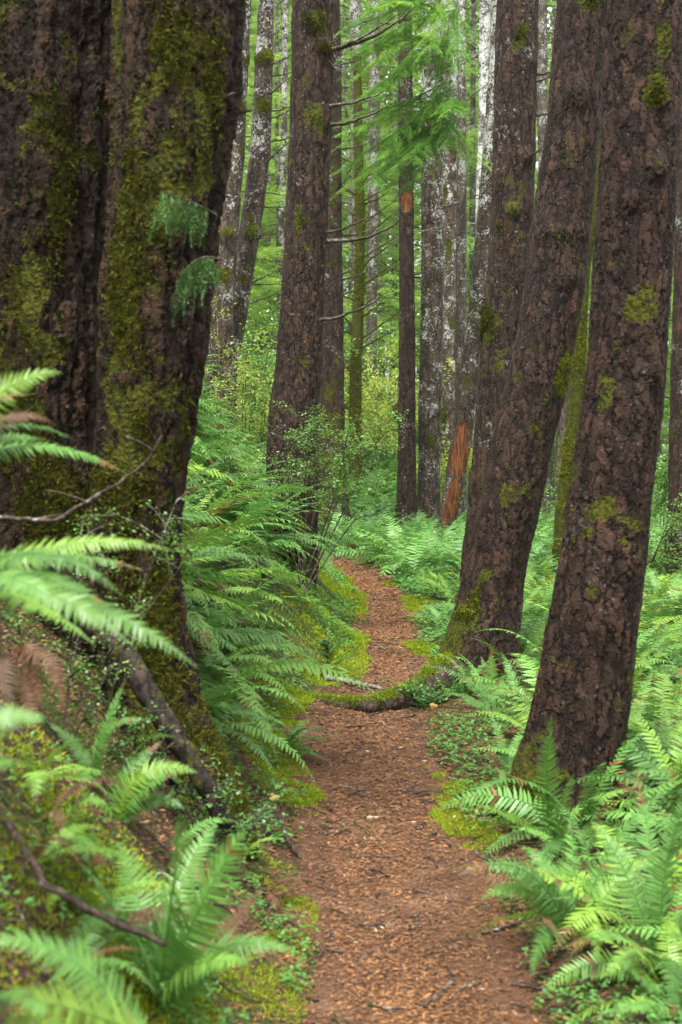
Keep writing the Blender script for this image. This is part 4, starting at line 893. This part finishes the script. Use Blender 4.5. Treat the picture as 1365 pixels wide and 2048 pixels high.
# ------------------------------------------------------------------ logs, sticks
def stick(label, pts, r0, r1, mat, seed, name='fallen_stick', cat='stick', side=0, n=24, group=None, rough=.05):
    r = np.random.default_rng(seed); p, L = resample(np.array(pts, float), n); p[1:-1] += r.normal(size=(n-2, 3))*L*.004
    org = p[0].copy(); mb = MB(); tube(mb, p, np.linspace(r0, r1, n), 10 if r0 > .01 else 5, .5, rough, r)
    for k in range(side):
        i = r.integers(3, n-2); dr = unit(p[i+1]-p[i]+r.normal(size=3)*[.7, .7, .2]); e = p[i]+dr*L*.2
        tube(mb, bez(p[i], (p[i]+e)/2+[0, 0, .01], e, 5), np.linspace(r0*.5, r0*.2, 5), 4, .5, .05, r)
    return tag(link(name, mb.mesh(name, M[mat], True, origin=org), None, org), label, cat, group)
def on(px, d, dz=0): x = P(px, 0, d)[0]; return [x, d, float(height(x, d))+dz]
def sticks():
    stick('grey-brown dead stem leaning down the bank across the foot of the massive trunks', [P(150, 1210, 4.95), P(250, 1310, 4.85), P(330, 1440, 4.75), P(410, 1570, 4.7), P(455, 1650, 4.7)], .048, .030, 'dead_bark', 1, 'dead_sapling', 'dead stem', n=50)
    stick('pale peeling stick lying at the path edge beside the conifer seedling', [on(655, 9.4, .03), on(700, 9.3, .03), on(780, 9.1, .02)], .021, .012, 'twig_pale', 2)
    stick('dark lichened log lying among the ferns behind the second massive trunk', [P(375, 1120, 8.6), P(420, 1165, 8.5), P(458, 1190, 8.4)], .04, .035, 'root', 3, 'log', 'log')
    stick('thin curved purple-brown branch hanging into the bottom left over the moss', [P(-30, 1590, 3.0), P(40, 1680, 2.95), P(90, 1770, 2.9), P(200, 1830, 2.9), P(330, 1890, 2.9)], .011, .006, 'twig', 4, 'fallen_branch', 'branch', 2)
    stick('smooth bare branch curving up in front of the leftmost massive trunk', [P(-40, 1035, 4.0), P(110, 1040, 4.0), P(200, 990, 4.0), P(290, 930, 4.0), P(325, 870, 4.0)], .008, .003, 'twig', 5, 'bare_branch', 'branch', 3)
    stick('dark twig poking out at the left path edge near the yellow leaf', [on(555, 5.7, .06), on(575, 5.5, .03), on(600, 5.35, .01)], .010, .006, 'twig', 6)
    r = np.random.default_rng(8)
    S = [(850, 3.95, 1.0, .35, 'long dark stick at the right path edge in the foreground'), (1010, 4.1, -.8, .3, 'crooked dark stick under the ferns at bottom right'), (970, 4.5, .4, .25, 'short dark stick at the right path edge mid foreground'),
         (740, 14.2, .2, .18, 'small dark stick lying on the path in the narrow stretch'), (760, 13.4, 1.3, .2, 'forked dark twig on the far path'), (700, 4.6, .1, .15, 'short stick lying crosswise on the near path'), (690, 8.0, .2, .2, 'dark wood chip stick in front of the mossy root'), (750, 11.3, .4, .2, 'thin twig across the path past the pale stick'), (780, 5.2, 2.0, .13, 'short twig left on the middle of the near path'), (880, 7.0, .6, .2, 'dark twig on the right path edge below the low fern')]
    for i, (px, d, a, L, lab) in enumerate(S):
        p0 = on(px, d, .008); p1 = [p0[0]+math.cos(a)*L*.5, d+math.sin(a)*L*.5, 0]; p1[2] = float(height(p1[0], p1[1]))+.012
        p2 = [p0[0]+math.cos(a+.3)*L, d+math.sin(a+.3)*L, 0]; p2[2] = float(height(p2[0], p2[1]))+.006
        stick(lab, [p0, p1, p2], .006, .003, 'twig', 20+i, side=2, n=12)
sticks()

# yellow fallen leaves (maple-like, five lobes)
def leaf_obj(label, pos, size, rot, mat='yellow', seed=0):
    r = np.random.default_rng(seed); n = 20; th = np.linspace(0, 2*math.pi, n, endpoint=False)
    rr = size*(.62+.38*np.abs(np.cos(th*1.5))**.7)*r.uniform(.86, 1.1, n); v = np.stack([rr*np.cos(th), rr*.7*np.sin(th), -.45*rr*np.abs(np.sin(th))], -1)
    mb = MB(); mb.add(np.concatenate([[[0, 0, .0]], v]), None, [[0, 1+i, 1+(i+1) % n] for i in range(n)], .6)
    o = link('fallen_leaf', mb.mesh('fallen_leaf', M[mat], True), None, pos); o.rotation_euler = rot; return tag(o, label, 'leaf')
leaf_obj('yellow leaf caught at the foot of the second massive trunk', P(548, 1592, 5.3), .022, (.9, .2, 0), seed=1)
leaf_obj('tan leaf hanging on the plant at the mossy root', P(868, 1412, 8.2), .030, (1.3, .1, .3), seed=2)
leaf_obj('pale leaf lying on the path beside the white chip', on(745, 6.05, .012), .03, (.1, .1, .3), 'litter_pale', seed=4)
leaf_obj('yellow leaf among the ferns at the right edge', P(1278, 1403, 8.2), .04, (1.1, .1, .3), seed=5)

# ------------------------------------------------------------------ moss, ground cover, litter (uncountable)
def carpets():
    r = np.random.default_rng(9)
    # moss cushions along the margins and on the near left bank
    mb = MB(); n = 42000
    y = 3.0+(r.random(n)**1.6)*18; side = np.where(r.random(n) < .68, -1, 1)
    off = np.abs(r.normal(size=n))*np.where(side < 0, .26, .10)+.0
    x = xc(y)+side*(hw(y)+edgev(y, side)+off-.06)
    patch = wob(x*2.2+1, y*2.2, 1.6)+wob(x*6, y*6, 1.4)*.6
    keep = patch > np.where(side < 0, -.05, .25)+np.where(y < 8, .15, -.25*(side < 0))
    x, y = x[keep], y[keep]
    nb = 16000; yb = r.uniform(2.6, 6.5, nb); xb = -.1-r.random(nb)*1.3*np.clip(yb/4, .6, 1.5)
    bias = sum(np.exp(-((xb-q[0])**2+(yb-q[1])**2)/.035) for q in [P(*k, gd(*k)) for k in ((50, 1840), (470, 1960), (560, 1990), (420, 1900), (600, 1890), (130, 1980))])
    kb = wob(xb*3, yb*3, 1.5)+bias*.9 > .22
    x = np.r_[x, xb[kb]]; y = np.r_[y, yb[kb]]
    z = height(x, y); k = len(x); s = np.interp(y, [3, 8, 20], [.012, .018, .032])
    lump = np.maximum(0, wob(x*9, y*9, 1.5))*.03
    for j in range(7):
        a = unit(r.normal(size=(k, 3))*[.8, .8, .3]+[0, 0, .8]); sd = unit(np.cross(a, r.normal(size=(k, 3)))); b = np.stack([x, y, z+lump], -1)+r.normal(size=(k, 3))*(s*.8)[:, None]*[1, 1, .15]
        l = (s*r.uniform(.6, 1.4, k))[:, None]; V = np.stack([b-sd*l*.16, b+sd*l*.16, b+a*l], 1).reshape(-1, 3)
        mb.add(V, None, np.arange(3*k).reshape(-1, 3), np.repeat(np.clip(.5+.35*wob(x*4, y*4, 2)+r.normal(size=k)*.15, 0, 1), 3))
    tag(link('moss_carpet', mb.mesh('moss_carpet', M['moss'])), 'yellow-green moss carpeting the path margins and the near bank', 'moss', None, 'stuff')
    # small round-leaved ground cover
    mb = MB(); n = 16000; y = 3.2+(r.random(n)**1.4)*17; side = np.where(r.random(n) < .5, -1, 1)
    off = r.gamma(2.0, .16, n)+.04; x = xc(y)+side*(hw(y)+edgev(y, side)+off-.05); pt = wob(x*2+9, y*2+3, 1.5)
    keep = pt > -.1; x, y = x[keep], y[keep]
    m = 3000; y2 = r.uniform(2.8, 6.2, m); x2 = xc(y2)-hw(y2)-.1-r.random(m)*1.2; k2 = wob(x2*3+2, y2*3, 1.5) > .0; x = np.r_[x, x2[k2]]; y = np.r_[y, y2[k2]]; z = height(x, y); k = len(x); sz = np.interp(y, [3, 8, 20], [.010, .015, .03])
    hgt = r.uniform(.01, .09, k)
    for j in range(3):
        a = unit(np.stack([np.cos(r.uniform(0, 6.28)+np.arange(k)*.7+j*2.1), np.sin(r.uniform(0, 6.28)+np.arange(k)*.7+j*2.1), r.normal(size=k)*.3], -1))
        b = np.stack([x, y, z+hgt], -1); s = unit(np.cross(a, [0, 0, 1.0])); l = (sz*r.uniform(.8, 1.5, k))[:, None]
        V = np.stack([b, b+a*l*.5+s*l*.42, b+a*l*1.05+s*l*.2, b+a*l*1.05-s*l*.2, b+a*l*.5-s*l*.42], 1)
        o = np.arange(k)[:, None]*5; mb.add(V.reshape(-1, 3), o+[0, 1, 2, 3], o+[0, 3, 4], np.repeat(np.clip(.5+r.normal(size=k)*.25, 0, 1), 5))
    tag(link('ground_cover', mb.mesh('ground_cover', M['cover'])), 'small round-leaved ground cover along both sides of the path', 'ground cover', None, 'stuff')
    mb = MB()
    for k in range(420):
        y = 2.8+r.random()**1.5*9; side = -1 if r.random() < .62 else 1
        x = float(xc(y))+side*float(hw(y))*r.uniform(.0, 1)+(0 if r.random() < .3 else side*r.random()*1.2); a = r.uniform(0, 6.28); L = r.uniform(.04, .22)
        pts = [[x+math.cos(a+j*.15)*L*j/3, y+math.sin(a+j*.15)*L*j/3, 0] for j in range(4)]
        for p in pts: p[2] = float(height(p[0], p[1]))+.008+r.random()*.01
        tube(mb, pts, np.linspace(.0035, .0015, 4)*r.uniform(.6, 1.6), 4, .5, .1, r)
    tag(link('twig_litter', mb.mesh('twig_litter', M['twig'], True)), 'fine dead twigs strewn over the path and the near bank', 'twigs', None, 'stuff')
    # needle and bark litter
    for nm, mat, n, lab in (('leaf_litter', 'litter', 150000, 'red-brown needle and bark litter scattered over the path and bank'), ('litter_flecks', 'litter_pale', 900, 'pale wood chips and leaf flecks scattered over the path')):
        y = 2.9+(r.random(n)**1.9)*18; x = xc(y)+hw(y)*np.clip(r.normal(size=n)*.62, -1.6, 1.6)
        if nm == 'leaf_litter':
            m = n//4; y[:m] = r.uniform(2.6, 7.5, m); x[:m] = xc(y[:m])-hw(y[:m])-r.random(m)*1.3
            m2 = n//10; y[m:m+m2] = r.uniform(3, 9, m2); x[m:m+m2] = xc(y[m:m+m2])+hw(y[m:m+m2])+r.random(m2)*.6
        z = height(x, y)+.006; a = r.uniform(0, 6.28, n); A = np.stack([np.cos(a), np.sin(a), r.normal(size=n)*.18], -1); Bv = np.stack([-np.sin(a), np.cos(a), r.normal(size=n)*.35], -1)
        l = (np.interp(y, [3, 8, 20], [.0068, .010, .017])*r.uniform(.3, 1.8, n))[:, None]; wv = l*r.uniform(.07, .36, (n, 1)); c = np.stack([x, y, z+r.random(n)*.004], -1)
        V = np.stack([c-A*l, c-Bv*wv, c+A*l, c+Bv*wv], 1).reshape(-1, 3); mb = MB(); mb.add(V, np.arange(4*n).reshape(-1, 4), None, np.repeat(np.clip(r.random(n)**1.3*(.9+.8*wob(x*4, y*3, 2.2))+(r.random(n) < .06)*.4, 0, 1), 4))
        tag(link(nm, mb.mesh(nm, M[mat])), lab, 'litter', None, 'stuff')
carpets()

# ------------------------------------------------------------------ haze
def haze():
    s = NT('haze_air'); pv = s.n('ShaderNodeVolumePrincipled', {'Color': (.86, .93, .84, 1), 'Density': .00035, 'Anisotropy': .2})
    s.t.links.new(pv.outputs[0], s.out.inputs['Volume'])
    x0, x1, y0, y1, z0, z1 = -92, 92, -27, 163, -8, 60
    v = [(x, y, z) for x in (x0, x1) for y in (y0, y1) for z in (z0, z1)]
    mb = MB(); mb.add(v, [[0, 1, 3, 2], [4, 6, 7, 5], [0, 4, 5, 1], [2, 3, 7, 6], [0, 2, 6, 4], [1, 5, 7, 3]])
    o = link('haze', mb.mesh('haze', s.m)); o['kind'] = 'stuff'; o['label'] = 'thin pale air filling the wood'; o['category'] = 'haze'
HAZE = True
if HAZE: haze()
